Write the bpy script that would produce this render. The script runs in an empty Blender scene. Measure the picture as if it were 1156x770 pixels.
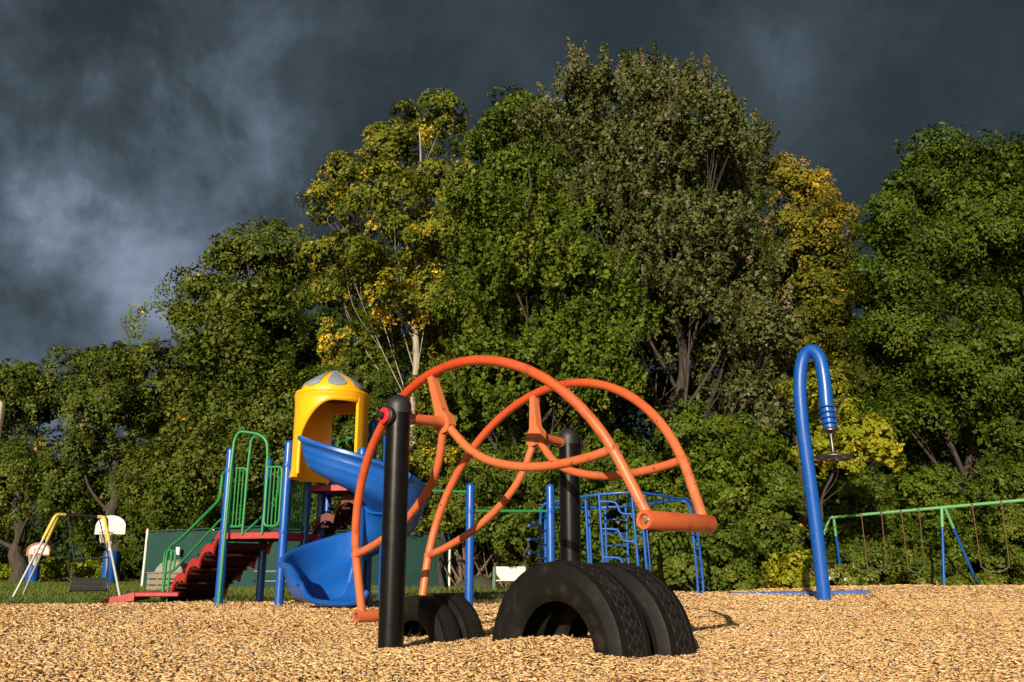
import bpy, math, random
import numpy as np
from mathutils import Vector, noise as mnoise
C = bpy.context.scene.collection
rad = math.radians
# ---------------------------------------------------------------- camera model
F, CX, CY, HC = 985.0, 578.0, 385.0, 0.45
PITCH = math.atan(260 / F)
cp, sp = math.cos(PITCH), math.sin(PITCH)

def at(px, py, Y):
    """point seen at photo pixel (px,py) standing Y metres in front of the camera"""
    a, b = (px - CX) / F, (CY - py) / F
    d = np.array([a, cp - b * sp, sp + b * cp])
    d = d / d[1] * Y
    d[2] += HC
    return d

# ---------------------------------------------------------------- terrain
BUMPS = [(.25, 4.85, .7, .022), (-.75, 5.35, .5, -.02), (.05, 4.80, .35, .02), (.20, 5.28, .22, .045), (.42, 5.5, .22, .03), (.95, 5.1, .5, -.02), (4.25, 12.0, 1.6, .05), (7.6, 19.0, 1.6, .10),
         (11.8, 19.5, 1.5, .13), (10.0, 17.5, 3.5, .05), (3.6, 15.6, 1.6, .05), (-4.6, 10.4, .55, -.05), (-5.0, 11.1, .7, .05),
         (-2, 9.3, 1.2, .02), (2.2, 8.6, 1.4, .03), (-4.5, 7, 1.5, .03), (3.2, 5.6, 1.0, .02), (6.5, 9, 2, .03)]

def gz(x, y):
    x = np.asarray(x, float); y = np.asarray(y, float)
    z = .010 * np.sin(x * 1.7 + .6 * y) + .010 * np.sin(y * 1.3 - x * .8 + 1) + .006 * np.sin(x * 3.9 - 1.1 * y + 2) + .005 * np.sin(4.3 * y + 2.1 * x)
    for bx, by, s, h in BUMPS:
        z = z + h * np.exp(-((x - bx) ** 2 + (y - by) ** 2) / (2 * s * s))
    return z

def bed_edge(x):
    """far edge of the chip bed"""
    x = np.asarray(x, float)
    e = np.interp(x, [-30, -7, -3.2, -.5, .6, 2.2, 3.6, 6, 9, 13, 30], [11.9, 12.35, 13.6, 13.4, 14.2, 16.6, 18.2, 20.5, 23.6, 24.6, 25])
    return e + .10 * np.sin(x * 2.3) + .06 * np.sin(x * 5.1 + 1)

# ---------------------------------------------------------------- materials
def nmat(name):
    m = bpy.data.materials.new(name); m.use_nodes = True
    nt = m.node_tree
    b = nt.nodes['Principled BSDF']
    return m, nt, b

def N(nt, t, **kw):
    n = nt.nodes.new(t)
    for k, v in kw.items():
        if k in n.inputs: n.inputs[k].default_value = v
        else: setattr(n, k, v)
    return n

def ramp(nt, stops, fac=None, interp='LINEAR'):
    r = nt.nodes.new('ShaderNodeValToRGB'); cr = r.color_ramp; cr.interpolation = interp
    while len(cr.elements) < len(stops): cr.elements.new(.5)
    for e, (p, c) in zip(cr.elements, stops):
        e.position = p; e.color = (*c, 1) if len(c) == 3 else c
    if fac is not None: nt.links.new(fac, r.inputs['Fac'])
    return r

def paint(name, col, rough=.4, dirt=.25, dirtcol=None, scale=6, spec=.5, bump=.0, metal=0., coat=0.):
    m, nt, b = nmat(name)
    tc = N(nt, 'ShaderNodeTexCoord')
    n1 = N(nt, 'ShaderNodeTexNoise', Scale=scale, Detail=6., Roughness=.65)
    nt.links.new(tc.outputs['Object'], n1.inputs['Vector'])
    dc = dirtcol or tuple(c * .6 + .02 for c in col)
    f = ramp(nt, [(.42, (0, 0, 0)), (.75, (1, 1, 1))], n1.outputs['Fac'])
    ml = N(nt, 'ShaderNodeMath', operation='MULTIPLY'); ml.inputs[1].default_value = dirt
    nt.links.new(f.outputs['Color'], ml.inputs[0])
    mx = N(nt, 'ShaderNodeMix', data_type='RGBA')
    mx.inputs['A'].default_value = (*col, 1); mx.inputs['B'].default_value = (*dc, 1)
    nt.links.new(ml.outputs[0], mx.inputs['Factor'])
    n4 = N(nt, 'ShaderNodeTexNoise', Scale=scale * 3.7, Detail=8., Roughness=.75); nt.links.new(tc.outputs['Object'], n4.inputs['Vector'])
    f4 = ramp(nt, [(.60, (0, 0, 0)), (.72, (.5, .5, .5))], n4.outputs['Fac'])
    mx4 = N(nt, 'ShaderNodeMix', data_type='RGBA'); nt.links.new(f4.outputs[0], mx4.inputs['Factor']); nt.links.new(mx.outputs['Result'], mx4.inputs['A'])
    mx4.inputs['B'].default_value = (*[c * .7 + .035 for c in col], 1); mx = mx4
    nt.links.new(mx.outputs['Result'], b.inputs['Base Color'])
    rr = N(nt, 'ShaderNodeMapRange'); rr.inputs['To Min'].default_value = rough - .08; rr.inputs['To Max'].default_value = rough + .15
    nt.links.new(n1.outputs['Fac'], rr.inputs['Value']); nt.links.new(rr.outputs[0], b.inputs['Roughness'])
    b.inputs['Specular IOR Level'].default_value = spec; b.inputs['Metallic'].default_value = metal
    b.inputs['Coat Weight'].default_value = coat
    if bump:
        n2 = N(nt, 'ShaderNodeTexNoise', Scale=60., Detail=3.)
        nt.links.new(tc.outputs['Object'], n2.inputs['Vector'])
        bp = N(nt, 'ShaderNodeBump', Strength=bump, Distance=.004)
        nt.links.new(n2.outputs['Fac'], bp.inputs['Height']); nt.links.new(bp.outputs[0], b.inputs['Normal'])
    return m

def orange_worn():
    """red-orange coating, sun-bleached towards salmon, small scratches to bare metal"""
    m, nt, b = nmat('orange_coating')
    tc = N(nt, 'ShaderNodeTexCoord')
    n1 = N(nt, 'ShaderNodeTexNoise', Scale=1.3, Detail=4., Roughness=.6); nt.links.new(tc.outputs['Object'], n1.inputs['Vector'])
    n2 = N(nt, 'ShaderNodeTexNoise', Scale=9., Detail=6., Roughness=.7); nt.links.new(tc.outputs['Object'], n2.inputs['Vector'])
    n3 = N(nt, 'ShaderNodeTexNoise', Scale=14., Detail=5., Roughness=.6); nt.links.new(tc.outputs['Object'], n3.inputs['Vector'])
    at_ = N(nt, 'ShaderNodeAttribute', attribute_name='fade')
    ad = N(nt, 'ShaderNodeMath', operation='MULTIPLY_ADD'); ad.inputs[1].default_value = .55; nt.links.new(n1.outputs['Fac'], ad.inputs[0])
    nt.links.new(at_.outputs['Fac'], ad.inputs[2])
    c = ramp(nt, [(.2, (.45, .040, .012)), (.55, (.47, .085, .025)), (.95, (.49, .140, .055))], ad.outputs[0])
    d = ramp(nt, [(.53, (0, 0, 0)), (.74, (.75, .75, .75))], n2.outputs['Fac'])
    mx = N(nt, 'ShaderNodeMix', data_type='RGBA'); mx.inputs['B'].default_value = (.16, .045, .03, 1)
    nt.links.new(c.outputs[0], mx.inputs['A']); nt.links.new(d.outputs[0], mx.inputs['Factor'])
    s = ramp(nt, [(.665, (0, 0, 0)), (.685, (.9, .9, .9))], n3.outputs['Fac'])
    mx2 = N(nt, 'ShaderNodeMix', data_type='RGBA'); mx2.inputs['B'].default_value = (.06, .045, .04, 1)
    nt.links.new(mx.outputs['Result'], mx2.inputs['A']); nt.links.new(s.outputs[0], mx2.inputs['Factor'])
    nt.links.new(mx2.outputs['Result'], b.inputs['Base Color'])
    b.inputs['Roughness'].default_value = .42; b.inputs['Specular IOR Level'].default_value = .4
    bp = N(nt, 'ShaderNodeBump', Strength=.12, Distance=.003); nt.links.new(n2.outputs['Fac'], bp.inputs['Height']); nt.links.new(bp.outputs[0], b.inputs['Normal'])
    return m

def tyre_rubber(name, ncirc, cross, lug):
    m, nt, b = nmat(name)
    uv = N(nt, 'ShaderNodeUVMap'); uv.uv_map = 'UVMap'
    sx = N(nt, 'ShaderNodeSeparateXYZ'); nt.links.new(uv.outputs[0], sx.inputs[0])
    def M(op, a, b_=None, c_=None):
        n = N(nt, 'ShaderNodeMath', operation=op)
        for i, v in enumerate((a, b_, c_)):
            if v is None: continue
            if isinstance(v, (int, float)): n.inputs[i].default_value = v
            else: nt.links.new(v, n.inputs[i])
        return n.outputs[0]
    u, v = sx.outputs[0], sx.outputs[1]       # u around, v across the profile (0..1), tread .32-.68
    vv = M('SUBTRACT', v, .5)
    def line(k, w):
        t = M('MULTIPLY_ADD', u, float(ncirc), M('MULTIPLY', vv, k))
        return M('LESS_THAN', M('ABSOLUTE', M('SUBTRACT', M('FRACT', t), .5)), w)
    lat = M('MAXIMUM', line(cross, .045), line(-cross, .045))
    tread = M('LESS_THAN', M('ABSOLUTE', vv), .13)
    lat = M('MULTIPLY', lat, tread)
    sh = M('MULTIPLY', M('GREATER_THAN', M('ABSOLUTE', vv), .15), M('LESS_THAN', M('ABSOLUTE', vv), .235))
    rib = M('MULTIPLY', M('LESS_THAN', M('FRACT', M('MULTIPLY', u, float(lug))), .16), sh)
    cut = M('MAXIMUM', lat, rib)
    tc = N(nt, 'ShaderNodeTexCoord')
    n1 = N(nt, 'ShaderNodeTexNoise', Scale=7., Detail=7., Roughness=.7); nt.links.new(tc.outputs['Object'], n1.inputs['Vector'])
    c = ramp(nt, [(.3, (.0045, .0045, .0048)), (.55, (.0075, .0073, .007)), (.8, (.034, .030, .025))], n1.outputs['Fac'])
    mx = N(nt, 'ShaderNodeMix', data_type='RGBA'); mx.inputs['B'].default_value = (.045, .042, .037, 1)
    nt.links.new(c.outputs[0], mx.inputs['A'])
    nt.links.new(M('MULTIPLY', lat, .75), mx.inputs['Factor'])
    nt.links.new(mx.outputs['Result'], b.inputs['Base Color'])
    b.inputs['Roughness'].default_value = .55; b.inputs['Specular IOR Level'].default_value = .20
    h = M('SUBTRACT', M('MULTIPLY', n1.outputs['Fac'], .12), cut)
    bp = N(nt, 'ShaderNodeBump', Strength=.7, Distance=.012); nt.links.new(h, bp.inputs['Height']); nt.links.new(bp.outputs[0], b.inputs['Normal'])
    return m

def leaf_mat(name, stops, trans=.10, rough=.5):
    m, nt, b = nmat(name)
    a = N(nt, 'ShaderNodeAttribute', attribute_name='tone')
    c = ramp(nt, stops, a.outputs['Fac'])
    nt.links.new(c.outputs[0], b.inputs['Base Color'])
    b.inputs['Roughness'].default_value = rough; b.inputs['Specular IOR Level'].default_value = .12
    t = N(nt, 'ShaderNodeBsdfTranslucent'); nt.links.new(c.outputs[0], t.inputs[0])
    mx = N(nt, 'ShaderNodeMixShader'); mx.inputs[0].default_value = trans
    out = nt.nodes['Material Output']
    nt.links.new(b.outputs[0], mx.inputs[1]); nt.links.new(t.outputs[0], mx.inputs[2]); nt.links.new(mx.outputs[0], out.inputs[0])
    return m

def tone_mat(name, stops, rough=.8, attr='tone', noise_mix=.0):
    m, nt, b = nmat(name)
    a = N(nt, 'ShaderNodeAttribute', attribute_name=attr)
    fac = a.outputs['Fac']
    c = ramp(nt, stops, fac)
    tc = N(nt, 'ShaderNodeTexCoord'); n1 = N(nt, 'ShaderNodeTexNoise', Scale=90., Detail=3.); nt.links.new(tc.outputs['Object'], n1.inputs['Vector'])
    r2 = ramp(nt, [(.3, (.75, .75, .75)), (.7, (1.1, 1.1, 1.1))], n1.outputs['Fac'])
    mx = N(nt, 'ShaderNodeMix', data_type='RGBA', blend_type='MULTIPLY'); mx.inputs['Factor'].default_value = 1
    nt.links.new(c.outputs[0], mx.inputs['A']); nt.links.new(r2.outputs[0], mx.inputs['B'])
    nt.links.new(mx.outputs['Result'], b.inputs['Base Color'])
    b.inputs['Roughness'].default_value = rough; b.inputs['Specular IOR Level'].default_value = .25
    return m

def bark_mat(name, dark, light, scale=5.):
    m, nt, b = nmat(name)
    tc = N(nt, 'ShaderNodeTexCoord'); mp = N(nt, 'ShaderNodeMapping'); mp.inputs['Scale'].default_value = (scale, scale, scale * .2)
    nt.links.new(tc.outputs['Object'], mp.inputs[0])
    n1 = N(nt, 'ShaderNodeTexNoise', Scale=2.5, Detail=8., Roughness=.7); nt.links.new(mp.outputs[0], n1.inputs['Vector'])
    c = ramp(nt, [(.35, dark), (.65, light)], n1.outputs['Fac']); nt.links.new(c.outputs[0], b.inputs['Base Color'])
    b.inputs['Roughness'].default_value = .9
    bp = N(nt, 'ShaderNodeBump', Strength=.8, Distance=.05); nt.links.new(n1.outputs['Fac'], bp.inputs['Height']); nt.links.new(bp.outputs[0], b.inputs['Normal'])
    return m

BLUE = paint('blue_powder_coat', (.004, .068, .34), .30, .35, (.02, .10, .33), 9, coat=.1)
SLIDEBLUE = paint('blue_moulded_plastic', (.005, .084, .39), .30, .35, (.03, .12, .36), 4, bump=.04)
YELLOW = paint('yellow_moulded_plastic', (.80, .40, .006), .34, .25, (.62, .29, .01), 5, bump=.03)
GREEN = paint('green_powder_coat', (.020, .20, .055), .38, .3, (.02, .12, .04), 9)
SWGREEN = paint('faded_green_paint', (.10, .32, .13), .5, .4, (.14, .16, .06), 9)
RED = paint('red_vinyl_coating', (.36, .024, .022), .5, .55, (.12, .016, .014), 12, bump=.1)
REDDECK = paint('dark_red_deck_vinyl', (.11, .011, .010), .6, .5, (.045, .008, .008), 12, bump=.2)
REDCAP = paint('red_washer_paint', (.5, .02, .03), .4, .2)
BLACK = paint('black_powder_coat', (.0035, .004, .0046), .27, .25, (.010, .010, .011), 20, bump=.02, spec=.26)
BLACKPLA = paint('black_rubber', (.010, .010, .011), .5, .3, (.03, .03, .03), 10)
ORANGE = orange_worn()
STEEL = paint('bare_steel', (.45, .44, .42), .38, .5, (.2, .17, .14), 14, metal=.85)
DSTEEL = paint('dark_steel', (.10, .095, .09), .35, .5, (.06, .05, .045), 14, metal=.8)
GALV = paint('galvanised_pipe', (.52, .52, .52), .45, .4, (.38, .37, .35), 10, metal=.35)
WHITE = paint('weathered_white_paint', (.62, .60, .55), .55, .45, (.40, .37, .31), 6)
CREAM = paint('cream_paint', (.72, .66, .52), .5, .3, (.5, .44, .33), 8)
ORBORDER = paint('faded_orange_stripe', (.50, .14, .07), .6, .3)
YELLOWP = paint('yellow_pipe_paint', (.66, .46, .10), .45, .5, (.5, .36, .10), 10)
GREYWIN = paint('translucent_grey_plastic', (.19, .225, .28), .22, .35, (.30, .34, .39), 7)
RUST = paint('rusty_chain_metal', (.13, .065, .04), .7, .6, (.06, .04, .03), 40, metal=.3)
GREYBLUE = paint('grey_blue_rubber', (.07, .10, .13), .5, .4, (.04, .05, .06), 12)
SCREEN = paint('green_windscreen_fabric', (.013, .046, .041), .8, .55, (.026, .064, .057), 2.2, spec=.2)
REDSHADE = paint('shade_darkened_step_red', (.040, .007, .007), .7, .5, (.02, .006, .006), 12, spec=.2)  # darker copy of the deck red: shade painted into treads and underside pans
PICGREEN = paint('dark_green_metal', (.012, .05, .03), .5, .3)
PICTOP = paint('grey_table_top', (.17, .175, .165), .6, .6, (.11, .115, .105), 9)
GREYTARP = paint('grey_canvas', (.24, .235, .225), .85, .7, (.14, .135, .125), 5, bump=.3)
CRATE = paint('weathered_timber', (.20, .175, .14), .85, .7, (.17, .14, .11), 8, bump=.3)
PLASGREEN = paint('green_chair_plastic', (.022, .075, .045), .5, .3)
BARK = bark_mat('brown_bark', (.022, .016, .012), (.065, .05, .038))
PALEBARK = bark_mat('pale_grey_bark', (.20, .17, .13), (.42, .37, .30), 4)
DEADWOOD = bark_mat('dead_wood', (.06, .036, .022), (.19, .13, .085), 5)
MOSS = paint('olive_cover', (.025, .03, .012), .8, .5, (.05, .045, .02), 4, bump=.3)
NET = paint('white_net_cord', (.5, .5, .47), .8, .2)

# ---------------------------------------------------------------- mesh builder
def spline(pts, n=8, closed=False):
    P = [np.array(p, float) for p in pts]
    if len(P) == 2: return P
    out = []
    for i in range(len(P) - 1):
        p0 = P[i - 1] if i else 2 * P[0] - P[1]
        p1, p2 = P[i], P[i + 1]
        p3 = P[i + 2] if i + 2 < len(P) else 2 * P[-1] - P[-2]
        for k in range(n):
            t = k / n
            out.append(.5 * (2 * p1 + (p2 - p0) * t + (2 * p0 - 5 * p1 + 4 * p2 - p3) * t * t + (3 * p1 - p0 - 3 * p2 + p3) * t ** 3))
    out.append(P[-1])
    return out

def fillet(pts, r, n=6):
    """polyline with rounded corners"""
    P = [np.array(p, float) for p in pts]; out = [P[0]]
    for i in range(1, len(P) - 1):
        a, b, c = P[i - 1], P[i], P[i + 1]
        la, lc = np.linalg.norm(a - b), np.linalg.norm(c - b)
        rr = min(r, la * .48, lc * .48)
        s, e = b + (a - b) / la * rr, b + (c - b) / lc * rr
        for k in range(n + 1):
            t = k / n
            out.append((1 - t) ** 2 * s + 2 * t * (1 - t) * b + t * t * e)
    out.append(P[-1]); return out

class MB:
    def __init__(s): s.v = []; s.f = []; s.uv = None; s.fade = None
    def add(s, V, Fc):
        o = len(s.v); s.v += [tuple(map(float, p)) for p in V]; s.f += [tuple(i + o for i in f) for f in Fc]; return s
    def tube(s, pts, r, seg=12, caps=True):
        P = [np.array(p, float) for p in pts]; n = len(P)
        R = r if hasattr(r, '__len__') else [r] * n
        T = [P[min(i + 1, n - 1)] - P[max(i - 1, 0)] for i in range(n)]
        T = [t / (np.linalg.norm(t) + 1e-12) for t in T]
        up = np.array([0, 0, 1.]) if abs(T[0][2]) < .9 else np.array([1., 0, 0])
        u = np.cross(up, T[0]); u /= np.linalg.norm(u)
        V = []; 
        for i in range(n):
            u = u - T[i] * np.dot(u, T[i]); u /= np.linalg.norm(u); w = np.cross(T[i], u)
            for k in range(seg):
                a = 2 * math.pi * k / seg
                V.append(P[i] + R[i] * (math.cos(a) * u + math.sin(a) * w))
        Fc = [(i * seg + k, i * seg + (k + 1) % seg, (i + 1) * seg + (k + 1) % seg, (i + 1) * seg + k) for i in range(n - 1) for k in range(seg)]
        if caps: Fc += [tuple(range(seg - 1, -1, -1)), tuple((n - 1) * seg + k for k in range(seg))]
        return s.add(V, Fc)
    def box(s, c, size, ax=None):
        c = np.array(c, float); A = ax if ax is not None else np.eye(3)
        V = [c + A[0] * x * size[0] / 2 + A[1] * y * size[1] / 2 + A[2] * z * size[2] / 2 for x in (-1, 1) for y in (-1, 1) for z in (-1, 1)]
        return s.add(V, [(0, 1, 3, 2), (4, 6, 7, 5), (0, 4, 5, 1), (2, 3, 7, 6), (0, 2, 6, 4), (1, 5, 7, 3)])
    def bbox(s, c, size, ax=None, bev=.01):
        """box with chamfered vertical and top edges"""
        c = np.array(c, float); A = ax if ax is not None else np.eye(3)
        x, y, z = [q / 2 for q in size]; b = min(bev, x * .4, y * .4, z * .4); V = []
        rings = [(-z, b), (-z + b, 0), (z - b, 0), (z, b)]
        for zz, ins in rings:
            X, Y = x - ins, y - ins
            for px, py in ((X - b, -Y), (X, -Y + b), (X, Y - b), (X - b, Y), (-X + b, Y), (-X, Y - b), (-X, -Y + b), (-X + b, -Y)):
                V.append(c + A[0] * px + A[1] * py + A[2] * zz)
        Fc = [(i * 8 + k, i * 8 + (k + 1) % 8, (i + 1) * 8 + (k + 1) % 8, (i + 1) * 8 + k) for i in range(3) for k in range(8)]
        Fc += [tuple(range(7, -1, -1)), tuple(24 + k for k in range(8))]
        return s.add(V, Fc)
    def lathe(s, prof, base, axis=(0, 0, 1), seg=24, a0=0, a1=2 * math.pi, ref=None):
        """prof: (r, h) list revolved about axis through base"""
        ax = np.array(axis, float); ax /= np.linalg.norm(ax); base = np.array(base, float)
        up = np.array(ref, float) if ref is not None else (np.array([0, 0, 1.]) if abs(ax[2]) < .9 else np.array([1., 0, 0]))
        u = up - ax * np.dot(up, ax); u /= np.linalg.norm(u); w = np.cross(ax, u)
        full = abs(a1 - a0 - 2 * math.pi) < 1e-6; ns = seg if full else seg + 1; V = []
        for r, h in prof:
            for k in range(ns):
                a = a0 + (a1 - a0) * k / seg
                V.append(base + ax * h + max(r, 1e-4) * (math.cos(a) * u + math.sin(a) * w))
        Fc = []
        for i in range(len(prof) - 1):
            for k in range(seg):
                k2 = (k + 1) % ns if full else k + 1
                Fc.append((i * ns + k, i * ns + k2, (i + 1) * ns + k2, (i + 1) * ns + k))
        return s.add(V, Fc)
    def sheet(s, G, th=None):
        """grid of points; with th (normals grid * thickness) a closed shell"""
        G = np.array(G, float); m, n = G.shape[:2]
        fs = [(i * n + j, i * n + j + 1, (i + 1) * n + j + 1, (i + 1) * n + j) for i in range(m - 1) for j in range(n - 1)]
        if th is None: return s.add(G.reshape(-1, 3), fs)
        du = np.gradient(G, axis=0); dv = np.gradient(G, axis=1)
        nn = np.cross(du, dv); nn /= (np.linalg.norm(nn, axis=2, keepdims=True) + 1e-9)
        I = G - nn * th; o = m * n
        V = np.concatenate([G.reshape(-1, 3), I.reshape(-1, 3)])
        Fc = fs + [tuple(o + k for k in reversed(f)) for f in fs]
        rim = [(i, 0) for i in range(m)] + [(m - 1, j) for j in range(1, n)] + [(i, n - 1) for i in range(m - 2, -1, -1)] + [(0, j) for j in range(n - 2, 0, -1)]
        idx = [i * n + j for i, j in rim]
        for a, b in zip(idx, idx[1:] + idx[:1]): Fc.append((a, a + o, b + o, b))
        return s.add(V, Fc)
    def prism(s, poly, vec):
        """planar polygon (3D points) extruded by vec"""
        P = [np.array(p, float) for p in poly]; n = len(P); v = np.array(vec, float)
        V = P + [p + v for p in P]
        return s.add(V, [tuple(range(n - 1, -1, -1)), tuple(range(n, 2 * n))] + [(i, (i + 1) % n, n + (i + 1) % n, n + i) for i in range(n)])
    def ball(s, c, r, seg=14, rings=8, sc=(1, 1, 1)):
        c = np.array(c, float)
        prof = [(r * math.sin(math.pi * i / rings), -r * math.cos(math.pi * i / rings)) for i in range(rings + 1)]
        o = len(s.v); s.lathe(prof, (0, 0, 0), seg=seg)
        s.v[o:] = [tuple(c + np.array(p) * np.array(sc)) for p in s.v[o:]]
        return s

def wloc(o):
    z = np.zeros(3)
    while o is not None:
        z += np.array(o.location); o = o.parent
    return z

def obj(name, mb, mat, parent=None, label=None, cat=None, group=None, kind=None, smooth=38, base=None):
    me = bpy.data.meshes.new(name)
    off = wloc(parent) if parent is not None else np.zeros(3)
    if base is not None: off = np.array(base, float)
    V = np.array(mb.v) - off
    me.from_pydata(V.tolist(), [], mb.f)
    if mb.uv is not None:
        l = me.uv_layers.new(name='UVMap')
        l.data.foreach_set('uv', np.array(mb.uv, np.float32).ravel())
    if mb.fade is not None:
        a = me.attributes.new('fade', 'FLOAT', 'POINT'); a.data.foreach_set('value', np.array(mb.fade, np.float32))
    import bmesh
    bm = bmesh.new(); bm.from_mesh(me); bmesh.ops.recalc_face_normals(bm, faces=bm.faces); bm.to_mesh(me); bm.free()
    if smooth:
        me.polygons.foreach_set('use_smooth', [True] * len(me.polygons)); me.set_sharp_from_angle(angle=rad(smooth))
    me.materials.append(mat)
    o = bpy.data.objects.new(name, me); C.objects.link(o)
    if base is not None: o.location = base
    if parent is not None: o.parent = parent
    tag(o, label, cat, group, kind)
    return o

def tag(o, label=None, cat=None, group=None, kind=None):
    if label: o['label'] = label
    if cat: o['category'] = cat
    if group: o['group'] = group
    if kind: o['kind'] = kind
    return o

def thing(name, label, cat, loc, group=None):
    o = bpy.data.objects.new(name, None); C.objects.link(o); o.location = tuple(map(float, loc)); o.empty_display_size = .2
    return tag(o, label, cat, group)

# ---------------------------------------------------------------- ground sheets
def grid_mesh(xs, ys, zf, keep=None):
    X, Y = np.meshgrid(xs, ys); Z = zf(X, Y)
    V = np.stack([X, Y, Z], -1).reshape(-1, 3); n = len(xs); Fc = []
    for j in range(len(ys) - 1):
        for i in range(n - 1):
            if keep is None or keep(.5 * (xs[i] + xs[i + 1]), .5 * (ys[j] + ys[j + 1])): Fc.append((j * n + i, j * n + i + 1, (j + 1) * n + i + 1, (j + 1) * n + i))
    mb = MB(); mb.v = V.tolist(); mb.f = Fc; return mb

def lawn_material():
    m, nt, b = nmat('lawn_and_leaf_litter')
    tc = N(nt, 'ShaderNodeTexCoord'); sx = N(nt, 'ShaderNodeSeparateXYZ'); nt.links.new(tc.outputs['Object'], sx.inputs[0])
    n1 = N(nt, 'ShaderNodeTexNoise', Scale=.7, Detail=8., Roughness=.7); nt.links.new(tc.outputs['Object'], n1.inputs['Vector'])
    n2 = N(nt, 'ShaderNodeTexNoise', Scale=14., Detail=6., Roughness=.75); nt.links.new(tc.outputs['Object'], n2.inputs['Vector'])
    g = ramp(nt, [(.3, (.026, .046, .010)), (.55, (.055, .085, .018)), (.75, (.11, .115, .032))], n2.outputs['Fac'])
    d = ramp(nt, [(.3, (.05, .035, .02)), (.55, (.12, .085, .05)), (.8, (.24, .17, .09))], n2.outputs['Fac'])
    mr = N(nt, 'ShaderNodeMapRange'); mr.inputs['From Min'].default_value = -4.5; mr.inputs['From Max'].default_value = .5
    nt.links.new(sx.outputs[0], mr.inputs['Value'])
    ad = N(nt, 'ShaderNodeMath', operation='MULTIPLY_ADD'); ad.inputs[1].default_value = 1.1; ad.inputs[2].default_value = -.5
    nt.links.new(n1.outputs['Fac'], ad.inputs[0])
    s = N(nt, 'ShaderNodeMath', operation='ADD', use_clamp=True); nt.links.new(mr.outputs[0], s.inputs[0]); nt.links.new(ad.outputs[0], s.inputs[1])
    mx = N(nt, 'ShaderNodeMix', data_type='RGBA'); nt.links.new(s.outputs[0], mx.inputs['Factor']); nt.links.new(g.outputs[0], mx.inputs['A']); nt.links.new(d.outputs[0], mx.inputs['B'])
    nt.links.new(mx.outputs['Result'], b.inputs['Base Color']); b.inputs['Roughness'].default_value = .95; b.inputs['Specular IOR Level'].default_value = .1
    bp = N(nt, 'ShaderNodeBump', Strength=1., Distance=.06); nt.links.new(n2.outputs['Fac'], bp.inputs['Height']); nt.links.new(bp.outputs[0], b.inputs['Normal'])
    return m

CHIP = [(.0, (.15, .085, .042)), (.12, (.37, .21, .092)), (.30, (.54, .325, .145)), (.55, (.66, .425, .20)), (.78, (.73, .52, .275)), (.92, (.80, .65, .42)), (1., (.38, .335, .30))]

def chip_bed_material():
    m, nt, b = nmat('wood_chip_bed')
    tc = N(nt, 'ShaderNodeTexCoord')
    mp = N(nt, 'ShaderNodeMapping'); mp.inputs['Scale'].default_value = (1, 1.0, 1)
    nt.links.new(tc.outputs['Object'], mp.inputs[0])
    w = N(nt, 'ShaderNodeTexNoise', Scale=9., Detail=3.); nt.links.new(mp.outputs[0], w.inputs['Vector'])
    mv = N(nt, 'ShaderNodeMix', data_type='RGBA'); mv.inputs['Factor'].default_value = .12; nt.links.new(mp.outputs[0], mv.inputs['A']); nt.links.new(w.outputs['Color'], mv.inputs['B'])
    vo = N(nt, 'ShaderNodeTexVoronoi', Scale=42., Randomness=1.); nt.links.new(mv.outputs['Result'], vo.inputs['Vector'])
    sx = N(nt, 'ShaderNodeSeparateColor'); nt.links.new(vo.outputs['Color'], sx.inputs[0])
    c = ramp(nt, CHIP, sx.outputs[0]); nt.links.new(c.outputs[0], b.inputs['Base Color'])
    n2 = N(nt, 'ShaderNodeTexNoise', Scale=26., Detail=6., Roughness=.7); nt.links.new(tc.outputs['Object'], n2.inputs['Vector'])
    hh = N(nt, 'ShaderNodeMath', operation='ADD'); nt.links.new(sx.outputs[1], hh.inputs[0]); nt.links.new(n2.outputs['Fac'], hh.inputs[1])
    bp = N(nt, 'ShaderNodeBump', Strength=1., Distance=.035); nt.links.new(hh.outputs[0], bp.inputs['Height']); nt.links.new(bp.outputs[0], b.inputs['Normal'])
    b.inputs['Roughness'].default_value = .85; b.inputs['Specular IOR Level'].default_value = .2
    return m

xs = np.concatenate([np.linspace(-300, -32, 12), np.linspace(-30, 30, 121), np.linspace(32, 300, 12)])
ys = np.concatenate([np.linspace(-120, -4, 10), np.linspace(-2, 40, 106), np.linspace(44, 500, 16)])
g = grid_mesh(xs, ys, lambda X, Y: np.where((Y > -1) & (Y < 42) & (abs(X) < 31), gz(X, Y), 0) - .05 * (1 / (1 + np.exp((Y - bed_edge(X) + .3) * 8))) - .004)
obj('ground', g, lawn_material(), kind='structure', smooth=60, label='grass lawn and bare leaf strewn ground', cat='ground')
xs = np.concatenate([np.arange(-16, -7, .3), np.arange(-7, 8, .1), np.arange(8, 20, .25)]); ys = np.concatenate([np.arange(-1, 3, .25), np.arange(3, 9, .07), np.arange(9, 25.5, .16)])
b_ = grid_mesh(xs, ys, lambda X, Y: gz(X, Y) - .012 - .04 * (1 / (1 + np.exp(-(Y - bed_edge(X)) * 14))), lambda x, y: y < bed_edge(x) + .25)
obj('wood_chip_bed', b_, chip_bed_material(), kind='structure', smooth=60, label='tan wood chip safety surface', cat='ground')

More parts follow.
